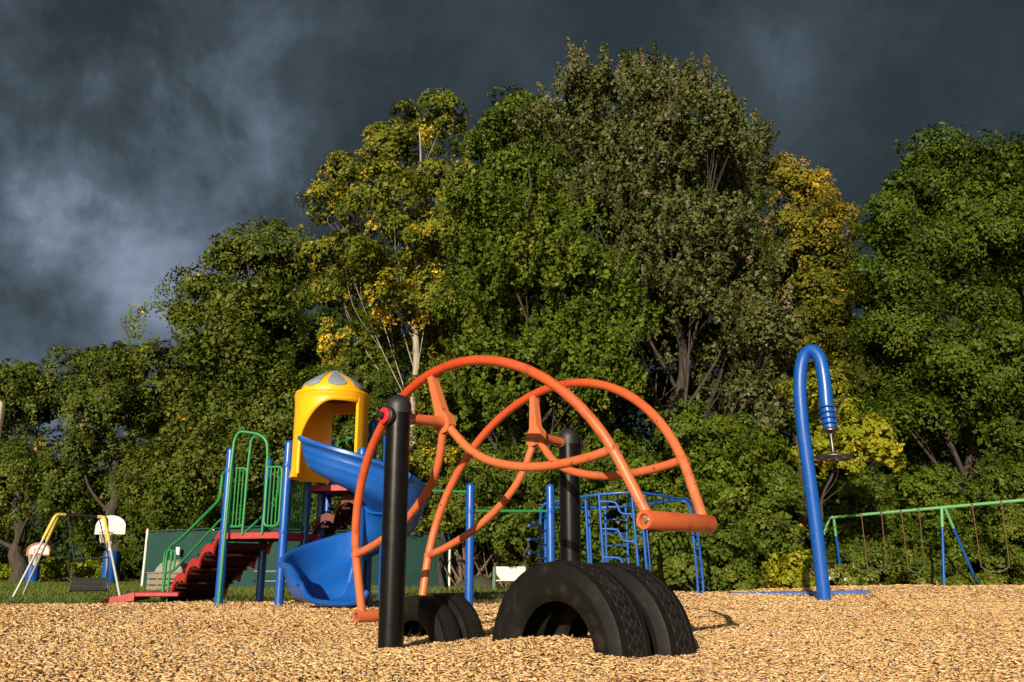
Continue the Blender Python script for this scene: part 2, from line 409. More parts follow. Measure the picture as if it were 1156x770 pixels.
# --- loose chips: thousands of bent slivers, one heap nobody could count
def fast_mesh(name, V, Fq, tone, mat, parent=None, **kw):
    """V (n,3), Fq (m,4) quads, tone per face"""
    me = bpy.data.meshes.new(name); n, m = len(V), len(Fq)
    me.vertices.add(n); me.vertices.foreach_set('co', np.asarray(V, np.float32).ravel())
    me.loops.add(m * 4); me.loops.foreach_set('vertex_index', np.asarray(Fq, np.int32).ravel())
    me.polygons.add(m); me.polygons.foreach_set('loop_start', np.arange(0, m * 4, 4, dtype=np.int32))
    me.update(calc_edges=True)
    a = me.attributes.new('tone', 'FLOAT', 'FACE'); a.data.foreach_set('value', np.asarray(tone, np.float32))
    me.materials.append(mat)
    o = bpy.data.objects.new(name, me); C.objects.link(o)
    if parent is not None: o.parent = parent
    return tag(o, kw.get('label'), kw.get('cat'), kw.get('group'), kw.get('kind'))

def norm(a): return a / (np.linalg.norm(a, axis=-1, keepdims=True) + 1e-9)

def chips():
    rg = np.random.default_rng(5); out = []
    for y0, y1, dens, sc in ((2.4, 4.2, 5000, .9), (4.2, 6.5, 3600, .98), (6.5, 9.5, 1600, 1.2), (9.5, 13.5, 520, 1.5), (13.5, 24.5, 110, 2.0)):
        area = (y1 - y0) * (y1 + y0) * .66; n = int(area * dens)
        y = np.sqrt(rg.uniform(y0 ** 2, y1 ** 2, n)); x = y * rg.uniform(-.66, .66, n)
        k = y < bed_edge(x) + .1; out.append(np.stack([x[k], y[k], np.full(k.sum(), sc)], 1))
    P = np.concatenate(out); n = len(P)
    L = np.clip(rg.lognormal(math.log(.0185), .5, n), .006, .060) * P[:, 2]; W = L * rg.uniform(.18, .65, n); T = rg.uniform(.002, .006, n) * P[:, 2]
    sp_ = rg.random(n) < .018; L = np.where(sp_, np.minimum(L * 2.6, .10 * P[:, 2]), L); W = np.where(sp_, W * .55, W)
    yaw = rg.uniform(0, 2 * np.pi, n); tilt = rg.normal(0, .25, n); roll = rg.normal(0, .30, n)
    d = np.stack([np.cos(yaw) * np.cos(tilt), np.sin(yaw) * np.cos(tilt), np.sin(tilt)], 1)
    s = np.stack([-np.sin(yaw), np.cos(yaw), np.zeros(n)], 1); nn = np.cross(d, s)
    s2 = s * np.cos(roll)[:, None] + nn * np.sin(roll)[:, None]; nn = np.cross(d, s2)
    c = np.stack([P[:, 0], P[:, 1], gz(P[:, 0], P[:, 1]) + rg.uniform(-.006, .014, n) * P[:, 2]], 1)
    ed = np.minimum(1, np.maximum(0, (bed_edge(P[:, 0]) - P[:, 1]) * 5)); c[:, 2] -= .035 * (1 - ed)
    tw = rg.uniform(.55, 1.1, n); sk = rg.normal(0, .25, n)
    V = []
    for top in (1, 0):
        for a, b in ((-1, -1), (1, -1), (1, 1), (-1, 1)):
            wid = np.where(a > 0, W * tw, W)
            V.append(c + d * ((a * L + b * sk * W) / 2)[:, None] + s2 * (b * wid / 2)[:, None] + nn * (T * (.5 if top else -.5))[:, None])
    V = np.stack(V, 1).reshape(-1, 3); o = (np.arange(n) * 8)[:, None, None]
    f = np.array([[0, 1, 2, 3], [0, 4, 5, 1], [1, 5, 6, 2], [2, 6, 7, 3], [3, 7, 4, 0]])[None]
    Fq = (o + f).reshape(-1, 4)
    low = np.sin(P[:, 0] * 1.9 + .7 * P[:, 1]) * np.sin(P[:, 1] * 1.3 - .5 * P[:, 0] + 1) + .6 * np.sin(P[:, 0] * 4.3 + 2) * np.sin(P[:, 1] * 3.7)
    t = np.clip(rg.beta(3.2, 2.2, n) * .95 - .055 + .07 * low, 0, .95); t[rg.random(n) < .03] = 1.; t[rg.random(n) < .03] = .05
    tone = np.repeat(t, 5)
    return V, Fq, tone
V, Fq, tn = chips()
fast_mesh('wood_chips', V, Fq, tn, tone_mat('chip_wood', CHIP, .75), kind='stuff', label='loose tan wood chips covering the playground', cat='wood chips')

def grass():
    rg = np.random.default_rng(8); n = 90000
    y = np.sqrt(rg.uniform(11.8 ** 2, 33 ** 2, n)); x = y * rg.uniform(-.66, .05, n)
    k = (y > bed_edge(x) - .05) & ((x < -3) | (rg.random(n) < .22)); x, y = x[k], y[k]; n = len(x)
    h = rg.uniform(.03, .085, n) * np.clip(y / 18, .8, 1.5); w = .006 * np.clip(y / 14, 1, 2.2); yaw = rg.uniform(0, 6.28, n)
    ln = rg.normal(0, .5, (n, 2)) * h[:, None]; z = gz(x, y) - .01
    s = np.stack([np.cos(yaw), np.sin(yaw), 0 * yaw], 1) * w[:, None]; p = np.stack([x, y, z], 1)
    up = np.stack([ln[:, 0], ln[:, 1], h], 1)
    V = np.stack([p - s, p + s, p + up * .98 + s * .25, p + up - s * .25], 1).reshape(-1, 3)
    return V, np.arange(n * 4).reshape(-1, 4), np.clip(rg.normal(.45, .2, n), 0, 1)
V, Fq, tn = grass()
GRASSM = leaf_mat('grass_blade', [(0, (.045, .075, .014)), (.5, (.11, .155, .028)), (1, (.24, .21, .06))], .2)
fast_mesh('grass', V, Fq, tn, GRASSM, kind='stuff', label='short green grass of the lawn', cat='grass')

# ---------------------------------------------------------------- the orange seesaw
SS = dict(o=np.array([-.633, 5.588, 1.395]), az=.78, tilt=.222, t1=.265, t2=1.153, R=1.287, off=-.925, half=1.372, leg=.328, k=.174)
AX = np.array([math.sin(SS['az']), math.cos(SS['az']), 0]); PL = np.array([math.cos(SS['az']), -math.sin(SS['az']), 0]); UP = np.array([0, 0, 1.])
SL = math.cos(SS['tilt']) * PL + math.sin(SS['tilt']) * UP; SU = -math.sin(SS['tilt']) * PL + math.cos(SS['tilt']) * UP

def ssp(u, v, near, dt=0):
    s, t = (-1, SS['t1']) if near else (1, SS['t2'])
    return SS['o'] + (t + dt + s * SS['k'] * v) * AX + u * SL + v * SU

def arch_uv():
    th = np.linspace(-SS['half'], SS['half'], 61); p = np.stack([SS['R'] * np.sin(th), SS['off'] + SS['R'] * np.cos(th)], 1)
    h = SS['half']; t = np.linspace(0, SS['leg'], 8)[1:, None]
    a = p[0] + t * np.array([-math.cos(h), -math.sin(h)]); b = p[-1] + t * np.array([math.cos(h), -math.sin(h)])
    a[:, 0] += .0; return np.concatenate([a[::-1], p, b])

def build_seesaw():
    basep = SS['o'] - .13 * AX; basep = np.array([basep[0], basep[1], float(gz(basep[0], basep[1]))])
    root = thing('seesaw', 'two-seat seesaw of arched red-orange tubes pivoting between two black posts', 'seesaw', basep)
    for near, t in ((1, -.13), (0, 1.52)):
        p = SS['o'] + t * AX; g0 = float(gz(p[0], p[1])); r = .077; top = 1.53 if near else 1.50
        mb = MB(); mb.lathe([(r, g0 - .25 - p[2]), (r, top - p[2] - .085)], p, seg=32)
        po = obj('post', mb, BLACK, root)
        mb = MB(); rr = r + .006
        prof = [(rr, top - p[2] - .11), (rr, top - p[2] - .035 - .03)] + [(rr * math.cos(a), top - p[2] - .065 + rr * .95 * math.sin(a)) for a in np.linspace(.1, 1.57, 9)]
        mb.lathe(prof, p, seg=32); obj('post_cap', mb, BLACKPLA, po)
        d = -1 if near else 1
        q = p + AX * d * r * .9; q[2] = SS['o'][2] + .0
        mb = MB(); mb.lathe([(.0, .0), (.062, .0), (.062, .028), (.055, .036), (0, .036)], q, AX * d, 28); obj('bearing_plate', mb, BLACKPLA, po)
        mb = MB(); mb.lathe([(.018, .036), (.052, .036), (.052, .05), (.046, .054), (.02, .054)], q, AX * d, 28); obj('washer', mb, REDCAP, po)
        mb = MB(); mb.lathe([(.0, .03), (.022, .03), (.022, .075), (.016, .083), (0, .084)], q, AX * d, 8); obj('bolt', mb, BLACKPLA, po)
        mb = MB(); q2 = p - AX * d * r * .92; q2[2] = SS['o'][2]
        mb.lathe([(.0, 0), (.036, 0), (.036, .03), (0, .03)], q2, -AX * d, 20); obj('bushing', mb, STEEL, po)
    uv = arch_uv()
    for near in (1, 0):
        pts = [ssp(u, v, near) for u, v in uv]
        mb = MB(); mb.tube(pts, .0315, 18)
        z = np.array(mb.v); vv = (z - SS['o']) @ SU; mb.fade = np.clip((.22 if near else .34) - vv * .55, 0, .8)
        ar = obj('arch', mb, ORANGE, root)
        # strut from hub up to the arch: tapered box section
        mb = MB(); A = ssp(0, .37, near); B = ssp(0, .09, near); D = ssp(0, -.035, near)
        nx = np.cross(SL, SU)
        def sec(c, w, t): return [c + SL * w * i + nx * t * j for i, j in ((-1, -1), (1, -1), (1, 1), (-1, 1))]
        V = sec(A, .022, .024) + sec(B, .038, .030) + sec(ssp(0, .035, near), .075, .032) + sec(ssp(0, -.02, near), .07, .032) + sec(ssp(0, -.055, near), .03, .03)
        mb.add(V, [(i * 4 + k, i * 4 + (k + 1) % 4, (i + 1) * 4 + (k + 1) % 4, (i + 1) * 4 + k) for i in range(4) for k in range(4)] + [(3, 2, 1, 0), (16, 17, 18, 19)])
        mb.fade = [.75] * len(mb.v)
        obj('hub_bracket', mb, ORANGE, root, smooth=25)
        for sgn in (-1, 1):
            cs = [(.02, .0), (.07, -.09), (.155, -.215), (.28, -.325), (.46, -.42), (.66, -.49), (.86, -.532), (1.06, -.557), (1.26, -.567)]
            pts = spline([ssp(sgn * u, v, near) for u, v in cs], 5)
            mb = MB(); mb.tube(pts, .028, 16); mb.tube([pts[-1] - (pts[-1] - pts[-2]) / np.linalg.norm(pts[-1] - pts[-2]) * q_ for q_ in (.052, .044, .036, .028, .02)], [.029, .034, .036, .037, .037], 14); mb.fade = [.55] * len(mb.v); obj('arm_tube', mb, ORANGE, root)
        # axle arm hub -> post
        h = ssp(0, .02, near); p = SS['o'] + (-.13 if near else 1.52) * AX; p = np.array([p[0], p[1], SS['o'][2]])
        d = (p - h) / np.linalg.norm(p - h)
        mb = MB(); mb.tube([h - d * .02, h + d * .06, p - d * .085], [.05, .036, .034], 18); mb.fade = [.5] * len(mb.v); obj('axle_arm', mb, ORANGE, root)
    for sgn in (-1, 1):
        e = uv[0] if sgn < 0 else uv[-1]
        a, b = ssp(e[0], e[1], 1), ssp(e[0], e[1], 0); d = (b - a) / np.linalg.norm(b - a)
        a2, b2 = a - d * .055, b + d * .055
        r0 = .053 if sgn > 0 else .044
        mb = MB()
        u = np.cross(d, UP); 
        L = np.linalg.norm(b2 - a2)
        mb.lathe([(r0 * .62, .03), (r0 * .62, 0.0), (r0 * .94, -.002), (r0, .006), (r0, L - .006), (r0 * .94, L + .002), (r0 * .62, L), (r0 * .62, L - .03)], a2, d, 28)
        mb.lathe([(0, .03), (r0 * .62, .03)], a2, d, 20); mb.lathe([(0, L - .03), (r0 * .62, L - .03)], a2, d, 20)
        mb.fade = [.42 if sgn > 0 else .5] * len(mb.v)
        st = obj('seat_tube', mb, ORANGE, root)
        for q, dd in ((a2 + d * .03, -d), (b2 - d * .03, d)):
            mb = MB(); mb.lathe([(.024, 0), (.024, .006), (.013, .006), (.013, .024), (0, .026)], q, dd, 12); obj('end_bolt', mb, STEEL, st)
build_seesaw()

# ---------------------------------------------------------------- tyres
def tyre(center, az, R, rb, w, mat, label, group, lean=0):
    root_ax = np.array([math.sin(az), math.cos(az), 0]); h = w / 2
    # closed profile, from inside bead round the tread and back (r, h)
    k = (R - rb)
    out = [(rb, -h * .62), (rb + k * .06, -h * .80), (rb + k * .22, -h * .97), (rb + k * .45, -h * 1.06), (rb + k * .62, -h * 1.03), (rb + k * .64, -h * 1.045), (rb + k * .68, -h * 1.03), (rb + k * .80, -h * .96), (R - k * .075, -h * .90), (R - k * .03, -h * .86), (R - .006, -h * .80)]
    tr = [(R - .002, -h * .62), (R, -h * .53), (R - .012, -h * .51), (R - .012, -h * .47), (R, -h * .45), (R + .003, -h * .04), (R - .010, -h * .03), (R - .010, h * .03), (R + .003, h * .04), (R, h * .45), (R - .012, h * .47), (R - .012, h * .51), (R, h * .53), (R - .002, h * .62)]
    inner = [(R - .03, h * .70), (R - .035, 0), (R - .03, -h * .70), (rb + k * .5, -h * .88), (rb + .02, -h * .66)]
    prof = out + tr + [(r, -hh) for r, hh in reversed(out)] + [(rb + .02, h * .66), (rb + k * .5, h * .88)] + inner + [out[0]]
    seg = 96; mb = MB(); c = np.array([center[0], center[1], center[2]])
    c2 = c + root_ax * h
    mb.lathe(prof, c2, root_ax + np.array([0, 0, lean]), seg, ref=(0, 0, 1))
    npf = len(prof); nout = 2 * len(out) + len(tr); vals = []
    # v coordinate by lateral arc position
    s = [0.]
    for a, b in zip(prof[:nout - 1], prof[1:nout]): s.append(s[-1] + math.hypot(a[0] - b[0], a[1] - b[1]))
    tot = s[-1]; vv = [q / tot for q in s] + [0.] * (npf - nout)
    uv = []
    for i in range(npf - 1):
        for kk in range(seg):
            uv += [(kk / seg, vv[i]), ((kk + 1) / seg, vv[i]), ((kk + 1) / seg, vv[i + 1]), (kk / seg, vv[i + 1])]
    mb.uv = uv
    # build without normal recalculation touching loop order
    me = bpy.data.meshes.new('buried_tyre'); base = np.array([c2[0], c2[1], float(gz(c2[0], c2[1]))])
    me.from_pydata((np.array(mb.v) - base).tolist(), [], mb.f)
    l = me.uv_layers.new(name='UVMap'); l.data.foreach_set('uv', np.array(uv, np.float32).ravel())
    me.polygons.foreach_set('use_smooth', [True] * len(me.polygons)); me.set_sharp_from_angle(angle=rad(50)); me.materials.append(mat)
    o = bpy.data.objects.new('buried_tyre', me); C.objects.link(o); o.location = base
    return tag(o, label, 'tyre', group)

BIG = tyre_rubber('truck_tyre_rubber', 42, 11., 80); SMALL = tyre_rubber('car_tyre_rubber', 40, 22., 90)
az = .827; ax = np.array([math.sin(az), math.cos(az), 0]); c = np.array([.212, 5.156, -.012])
tyre(c, az, .52, .297, .275, BIG, 'big half buried truck tyre with its hollow facing the camera, front of the larger pair', 'half buried tyres under the seesaw')
tyre(c + ax * .40 + np.array([0, 0, -.006]), az - .02, .52, .297, .275, BIG, 'big half buried truck tyre showing mostly diamond tread, behind the front one', 'half buried tyres under the seesaw')
c = np.array([-.69, 6.15, -.075])
tyre(c, .80, .365, .205, .175, SMALL, 'small half buried car tyre touching the front black seesaw post in view', 'half buried tyres under the seesaw')
tyre(c + np.array([math.sin(.8), math.cos(.8), 0]) * .21 + np.array([0, 0, .012]), .83, .365, .205, .175, SMALL, 'small half buried car tyre between the other small tyre and the big ones', 'half buried tyres under the seesaw')

# ---------------------------------------------------------------- play structure with spiral slide
def steel_post(root, x, y, top, r=.058, mat=BLUE, collars=(), zb=-.3, name='post'):
    g0 = float(gz(x, y)); mb = MB()
    prof = [(r, g0 + zb), (r, top - r * .9)] + [(r * math.cos(a), top - r * .9 + r * .9 * math.sin(a)) for a in np.linspace(.25, 1.57, 6)]
    mb.lathe(prof, (x, y, 0), seg=24); po = obj(name, mb, mat, root)
    for z in collars:
        mb = MB(); mb.lathe([(r + .001, z - .034), (r + .009, z - .03), (r + .009, z + .03), (r + .001, z + .034)], (x, y, 0), seg=24)
        mb.tube([(x, y - r, z), (x + .0, y - r - .028, z)], .012, 8)
        obj('clamp_collar', mb, mat, po)
    return po

def unit(v): v = np.array(v, float); return v / np.linalg.norm(v)

def build_play():
    P1 = np.array([-3.93, 12.2]); P2 = np.array([-3.06, 11.95]); P3 = np.array([-2.90, 12.5])
    root = thing('play_structure', 'red decked play structure with blue spiral slide, yellow hooded top and green railings', 'play structure', (-3.1, 12.4, 0))
    ztop = lambda px, py, Y: at(px, py, Y)[2]
    Z1 = ztop(290, 602, 12.1)     # lower deck
    Z2 = 1.62                     # slide deck
    e = unit(np.append(P2 - P1, 0)); nrm = np.array([-e[1], e[0], 0])     # nrm points away from camera
    B1 = P1 + nrm[:2] * 1.0; B2 = P2 + nrm[:2] * 1.0
    # slide deck corners
    D1 = P3; D2 = np.array([-1.98, 12.35]); D3 = D2 + np.array([.25, .95]); D4 = D1 + np.array([.1, .95])
    steel_post(root, *P1, ztop(264, 505, P1[1]), collars=(ztop(260, 600, P1[1]), ztop(262, 531, P1[1])))
    steel_post(root, *P2, ztop(326, 497, P2[1]), collars=(ztop(321, 600, P2[1]), ztop(324, 525, P2[1])))
    steel_post(root, *P3, 2.9, collars=(ztop(345, 573, P3[1]), 1.75))
    steel_post(root, *D2, 2.55, collars=(1.5,)); steel_post(root, *D3, 2.62, collars=(1.6,)); steel_post(root, *D4, 2.45, collars=(1.6,))
    steel_post(root, *B1, 2.1, collars=(1.0,)); steel_post(root, *B2, 2.2, collars=(1.0,))
    q = at(434, 600, 11.9); steel_post(root, q[0], 11.9, ztop(437, 490, 11.9), collars=(ztop(436, 497, 11.9),))
    # decks: perforated plate as slab with folded lip
    def deck(poly, z, name, th=.05):
        mb = MB(); mb.prism([(x, y, z - th) for x, y in poly], (0, 0, th)); 
        pl = obj(name, mb, REDDECK, root)
        lip = MB(); P = [np.array([x, y, z]) for x, y in poly]; c = sum(P) / len(P)
        for a, b in zip(P, P[1:] + P[:1]):
            d = unit(b - a); o = np.cross(d, UP); o = o if np.dot(o, (a + b) / 2 - c) > 0 else -o
            lip.bbox((a + b) / 2 + o * .014 - UP * .032, (np.linalg.norm(b - a) - .02, .022, .085), np.array([d, o, UP]), .006)
        obj('deck_edge', lip, RED, pl)
        return pl
    deck([tuple(P1), tuple(P2), tuple(B2), tuple(B1)], Z1, 'deck')
    deck([tuple(D1), tuple(D2), tuple(D3), tuple(D4)], Z2, 'deck')
    # ---- curving stairs
    def stairs(a, b, side, wd, z0, z1, n, name='staircase', smat=None):
        a, b = np.array(a, float), np.array(b, float); d = np.append(unit(b - a), 0); L = np.linalg.norm(b - a); s = np.append(unit(side), 0)
        st = None; run = L / n; rise = (z1 - z0) / n
        mb = MB()
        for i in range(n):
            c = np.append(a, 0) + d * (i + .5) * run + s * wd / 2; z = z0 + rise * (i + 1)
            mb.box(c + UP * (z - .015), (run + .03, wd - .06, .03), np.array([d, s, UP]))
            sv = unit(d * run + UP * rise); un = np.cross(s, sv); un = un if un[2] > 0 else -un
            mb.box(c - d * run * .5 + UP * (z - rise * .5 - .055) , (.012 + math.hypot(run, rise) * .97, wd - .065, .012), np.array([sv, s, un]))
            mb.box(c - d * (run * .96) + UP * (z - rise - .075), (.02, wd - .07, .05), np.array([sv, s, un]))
        st = obj(name, mb, REDSHADE, root)
        for off in (0, wd):
            up, lo = [], []
            m = n * 8
            for k in range(m + 1):
                t = k / m; base = t * L
                ph = t * n; w = .30 * rise * math.sin(2 * math.pi * (ph - .05))
                z = z0 + rise * (ph) + rise * .55 + w * -1
                sh = .15 * run * math.sin(2 * math.pi * (ph + .2))
                p = np.append(a, 0) + d * (base + sh) + s * off
                up.append(p + UP * z); lo.append(p + UP * (z - .105))
            G = np.array([up, lo]); mb = MB(); mb.sheet(G, .03)
            obj('stringer', mb, smat or RED, st)
        return st
    sd = unit(np.array([.70, -.71])); sside = np.array([.71, .70])
    top = P1 + np.array([-.03, .07]); bot = top - sd * 1.62
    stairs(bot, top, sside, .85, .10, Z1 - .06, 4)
    # bottom landing step
    mb = MB(); s3 = np.append(unit(sside), 0); d3 = np.append(sd, 0); b3 = np.append(bot, 0)
    dl = unit(np.array([.97, .10, 0])); sl_ = np.array([-dl[1], dl[0], 0]); LA = np.array([dl, sl_, UP]); c_ = b3 + np.array([-.12, .20, 0])
    mb.bbox(c_ + UP * .125, (.62, .80, .07), LA, .012)
    A = c_ - dl * .31 - sl_ * .40; poly = [A + UP * .155, A + UP * .04, A - dl * .46 - UP * .03, A - dl * .46 + UP * .035, A - dl * .38 + UP * .075]
    mb.prism(poly, sl_ * .8); obj('bottom_step', mb, RED, root)
    # upper stairs, lower deck to slide deck
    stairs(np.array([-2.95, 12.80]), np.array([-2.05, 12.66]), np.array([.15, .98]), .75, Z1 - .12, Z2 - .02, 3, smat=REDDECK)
    # ---- green rails
    def rail(pts, r=.019, n=6, rr=.10, name='handrail', parent=root, mat=GREEN):
        mb = MB(); mb.tube(fillet(pts, rr, 5), r, 12); return obj(name, mb, mat, parent)
    for off in (-.02, .87):
        A = lambda px, py, Y=None: None
        o3 = s3 * off
        def sp_(t, z): return b3 + d3 * t + o3 + UP * z
        # two end posts + hand loops + two sloped rails
        rail([sp_(-.12, -.2), sp_(-.10, .70), sp_(.02, .82), sp_(.30, .90), sp_(1.46, 1.42), sp_(1.48, 1.78), sp_(1.58, 1.80)], .023, name='handrail')
        rail([sp_(.06, .02), sp_(.06, .62), sp_(.06, .76), sp_(-.16, .76), sp_(-.18, .62), sp_(-.18, .48), sp_(-.12, .44)], .016)
        rail([sp_(-.11, .42), sp_(.22, .47), sp_(.34, .53), sp_(1.50, 1.13), sp_(1.58, 1.15)], .017)
        rail([sp_(.06, .74), sp_(.20, .74), sp_(.20, .5), sp_(.14, .44)], .014)
    # guard panel along front edge with the arched entry
    def along(t, z, o=-.035): return np.append(P1, 0) + e * t + nrm * o + UP * z
    Lf = np.linalg.norm(P2 - P1); za = Z1 + 1.34; zt = Z1 + .88; zb = Z1 + .09
    pan = MB()
    gp = [(.08, .30), (.62, Lf - .06)]
    for a, b in gp:
        pan.tube(fillet([along(a, zt), along(b, zt), along(b, zb), along(a, zb), along(a, zt + .001)], .07, 4), .016, 10)
        for k in range(1, 4): 
            t = a + (b - a) * k / 4; pan.tube([along(t, zt), along(t, zb)], .011, 8)
    obj('guard_panel', pan, GREEN, root)
    rail([along(.30, Z1 - .02), along(.31, Z1 + .9), along(.33, za - .04), along(.48, za), along(.60, za - .12), along(.615, Z1 + .3), along(.60, Z1 - .02)], .019, rr=.16, name='entry_arch')
    lp0 = along(.085, -.12, -.13); rail([lp0, along(.10, za - .42, -.12), along(.105, za - .06, -.10), along(.17, za + .05, -.09), along(.46, za + .0, -.06), along(.59, za - .10, -.05), along(.605, za - .3, -.04)], .021, rr=.13, name='sliding_pole')
    # guard panels round slide deck
    pan = MB()
    for A, B in ((np.array([-3.02, 11.99]), P3), (D4, D1), (D3, D4)):
        a3, b3_ = np.append(A, 0), np.append(B, 0); zz = Z2 + .82; z0 = (Z1 if A is not D4 and A is not D3 else Z2) + .08
        a3, b3_ = a3 + (b3_ - a3) * .1, b3_ + (a3 - b3_) * .1
        pan.tube(fillet([a3 + UP * zz, b3_ + UP * zz, b3_ + UP * z0, a3 + UP * z0, a3 + UP * (zz + .001)], .06, 4), .015, 8)
        nb = 6
        for k in range(1, nb): q = a3 + (b3_ - a3) * k / nb; pan.tube([q + UP * zz, q + UP * z0], .010, 6)
    obj('guard_panel', pan, GREEN, root)
    # ---- hood over the slide entry
    hc = np.array([at(374, 480, 11.9)[0], 11.9, 0]); r = .455; zb = ztop(345, 538, 11.5); zr = ztop(374, 442, 11.5); hz = zr - zb
    def wall(a0, a1, bot, n=24, th=.045):
        G = []
        for i in range(n + 1):
            a = rad(a0 + (a1 - a0) * i / n); zl = bot(a0 + (a1 - a0) * i / n) if callable(bot) else bot
            row = []
            for k in range(9):
                t = k / 8; z = zl + (zr - zl) * t; fl = .02 * math.exp(-((z - zb) / .06) ** 2) + .018 * math.exp(-((zr - z) / .05) ** 2)
                row.append(hc + np.array([(r + fl) * math.cos(a), (r + fl) * math.sin(a), z]))
            G.append(row)
        return np.array(G)
    zo = zr - .10
    def archz(a):
        t = min(1, max(0, (a - 222) / 62)); return zb + hz * .48 + (zo - zb - hz * .48) * math.sin(t * math.pi / 2) ** .9
    hood = MB()
    for a0, a1, bt, n in ((100, 222, zb, 22), (222, 326, archz, 34), (326, 402, zb - .02, 14), (402, 460, zo - .06, 10)):
        hood.sheet(wall(a0, a1, bt, n), -.045)
    hd = obj('slide_hood', hood, YELLOW, root)
    # thick rolled lip round the arch opening
    lip = MB(); pts = [hc + np.array([(r + .012) * math.cos(rad(a)), (r + .012) * math.sin(rad(a)), archz(a)]) for a in np.linspace(222, 326, 30)]
    pts = [hc + np.array([(r + .012) * math.cos(rad(222)), (r + .012) * math.sin(rad(222)), z]) for z in np.linspace(zb + .05, zb + hz * .46, 6)] + pts
    lip.tube(pts, .028, 10); obj('hood_lip', lip, YELLOW, hd)
    rb = MB(); rb.lathe([(r - .04, zr - .015), (r + .035, zr - .015), (r + .055, zr + .01), (r + .05, zr + .04), (r - .01, zr + .055), (r - .05, zr + .05)], hc, seg=48); obj('hood_ring', rb, YELLOW, hd)
    dome = MB(); dp = [(r - .02, zr + .045), (r - .03, zr + .10), (r - .06, zr + .15), (r * .62, zr + .235), (r * .3, zr + .315), (r * .1, zr + .36), (.0, zr + .375)]
    dome.lathe(dp, hc, seg=48); dm = obj('dome_roof', dome, YELLOW, hd)
    dr = np.array([p[0] for p in dp]); dz = np.array([p[1] for p in dp]); ss = np.linspace(0, 1, len(dp))
    for k in range(7):
        a0 = -math.pi / 2 + .33 + k * 2 * math.pi / 7; G = []
        for i in range(15):
            t = .10 + .86 * i / 14; R_ = np.interp(t, ss, dr) ; Zz = np.interp(t, ss, dz)
            hw = .35 * math.sqrt(max(0, min(1, (t - .095) / .15))) * (1 - .30 * t) * (1 if t < .5 else 1 + .15 * (t - .5))
            G.append([hc + np.array([(R_ + .008) * math.cos(a0 + hw * u), (R_ + .008) * math.sin(a0 + hw * u), Zz + .010]) for u in np.linspace(-1, 1, 7)])
        mb = MB(); mb.sheet(G, -.006); obj('roof_window', mb, GREYWIN, dm)
    # ---- spiral slide
    c0 = np.array([-1.99, 11.62]); th0, th1 = 213, 572; G = []; nn = 120
    # cross-section: smooth trough inside, three moulded ridges outside, rolled rims
    ins = [(.075, .215), (.10, .20), (.115, .15), (.135, .085), (.18, .03), (.28, .0), (.42, -.012), (.56, 0), (.645, .035), (.70, .09), (.74, .17), (.77, .26), (.80, .36), (.815, .415), (.835, .44), (.87, .448), (.905, .43)]
    ous = [(.91, .395), (.885, .375), (.86, .36), (.838, .33), (.843, .30), (.838, .27), (.815, .235), (.817, .205), (.808, .175), (.780, .135), (.778, .105), (.757, .07), (.70, .015), (.60, -.025), (.42, -.04), (.26, -.03), (.155, .0), (.10, .06), (.075, .14), (.055, .195)]
    cs = ins + ous
    def sect(pos, rdir, z, sc=1., low=1.):
        return [np.append(pos + rdir * (q * sc), z + (h * low)) for q, h in cs]
    def heli(th):
        return 1.74 - (th - 203) / 360 * 1.62
    for i in range(nn + 1):
        th = th0 + (th1 - th0) * i / nn; a = rad(th); rd = np.array([math.cos(a), math.sin(a)])
        g_ = 1 + .10 * max(0, (th - 440) / 130)
        G.append(sect(c0 * 1.0, rd, max(heli(th), .10), g_))
    a = rad(th1); rd = np.array([math.cos(a), math.sin(a)]); tg = np.array([-math.sin(a), math.cos(a)])
    zl = max(heli(th1), .10)
    for j, s in enumerate(np.linspace(.08, .46, 6)):
        G.append(sect(c0 + tg * s + np.array([.05, -.04]) * s, rd, zl - .02 * j / 6, 1.10, 1 - .42 * (j / 5) ** 1.5))
    G = np.array(G); m_, k_ = G.shape[:2]; mb = MB()
    fs = [(i * k_ + j, i * k_ + (j + 1) % k_, (i + 1) * k_ + (j + 1) % k_, (i + 1) * k_ + j) for i in range(m_ - 1) for j in range(k_)]
    fs += [tuple(range(k_ - 1, -1, -1)), tuple((m_ - 1) * k_ + j for j in range(k_))]
    mb.add(G.reshape(-1, 3), fs)
    sl = obj('spiral_slide', mb, SLIDEBLUE, root, smooth=50)
    for i_ in (36, 78):
        sec_ = [p + (p - G[i_].mean(0)) * .012 for p in G[i_][len(ins) - 1:]]
        mb = MB(); mb.tube(sec_, .017, 8); obj('slide_flange', mb, SLIDEBLUE, sl)
    end = G[-1][:len(ins)] * .5 + np.array([G[-1][k_ - 1 - min(int(j * len(ous) / len(ins)), len(ous) - 1)] for j in range(len(ins))]) * .5
    mb = MB(); mb.tube(spline([p + np.append(tg, 0) * .012 for p in end], 3), .036, 12); obj('slide_lip', mb, SLIDEBLUE, sl, smooth=60)
    mb = MB(); mb.lathe([(.065, -.2), (.065, 2.0), (.05, 2.04), (0, 2.06)], (c0[0], c0[1], 0), seg=20); obj('slide_post', mb, BLUE, sl)
    mb = MB(); q = c0 + tg * .3 + rd * .45; mb.tube([(q[0], q[1], -.2), (q[0], q[1], .10)], .035, 12); obj('slide_foot', mb, BLACKPLA, sl)
    return root
build_play()

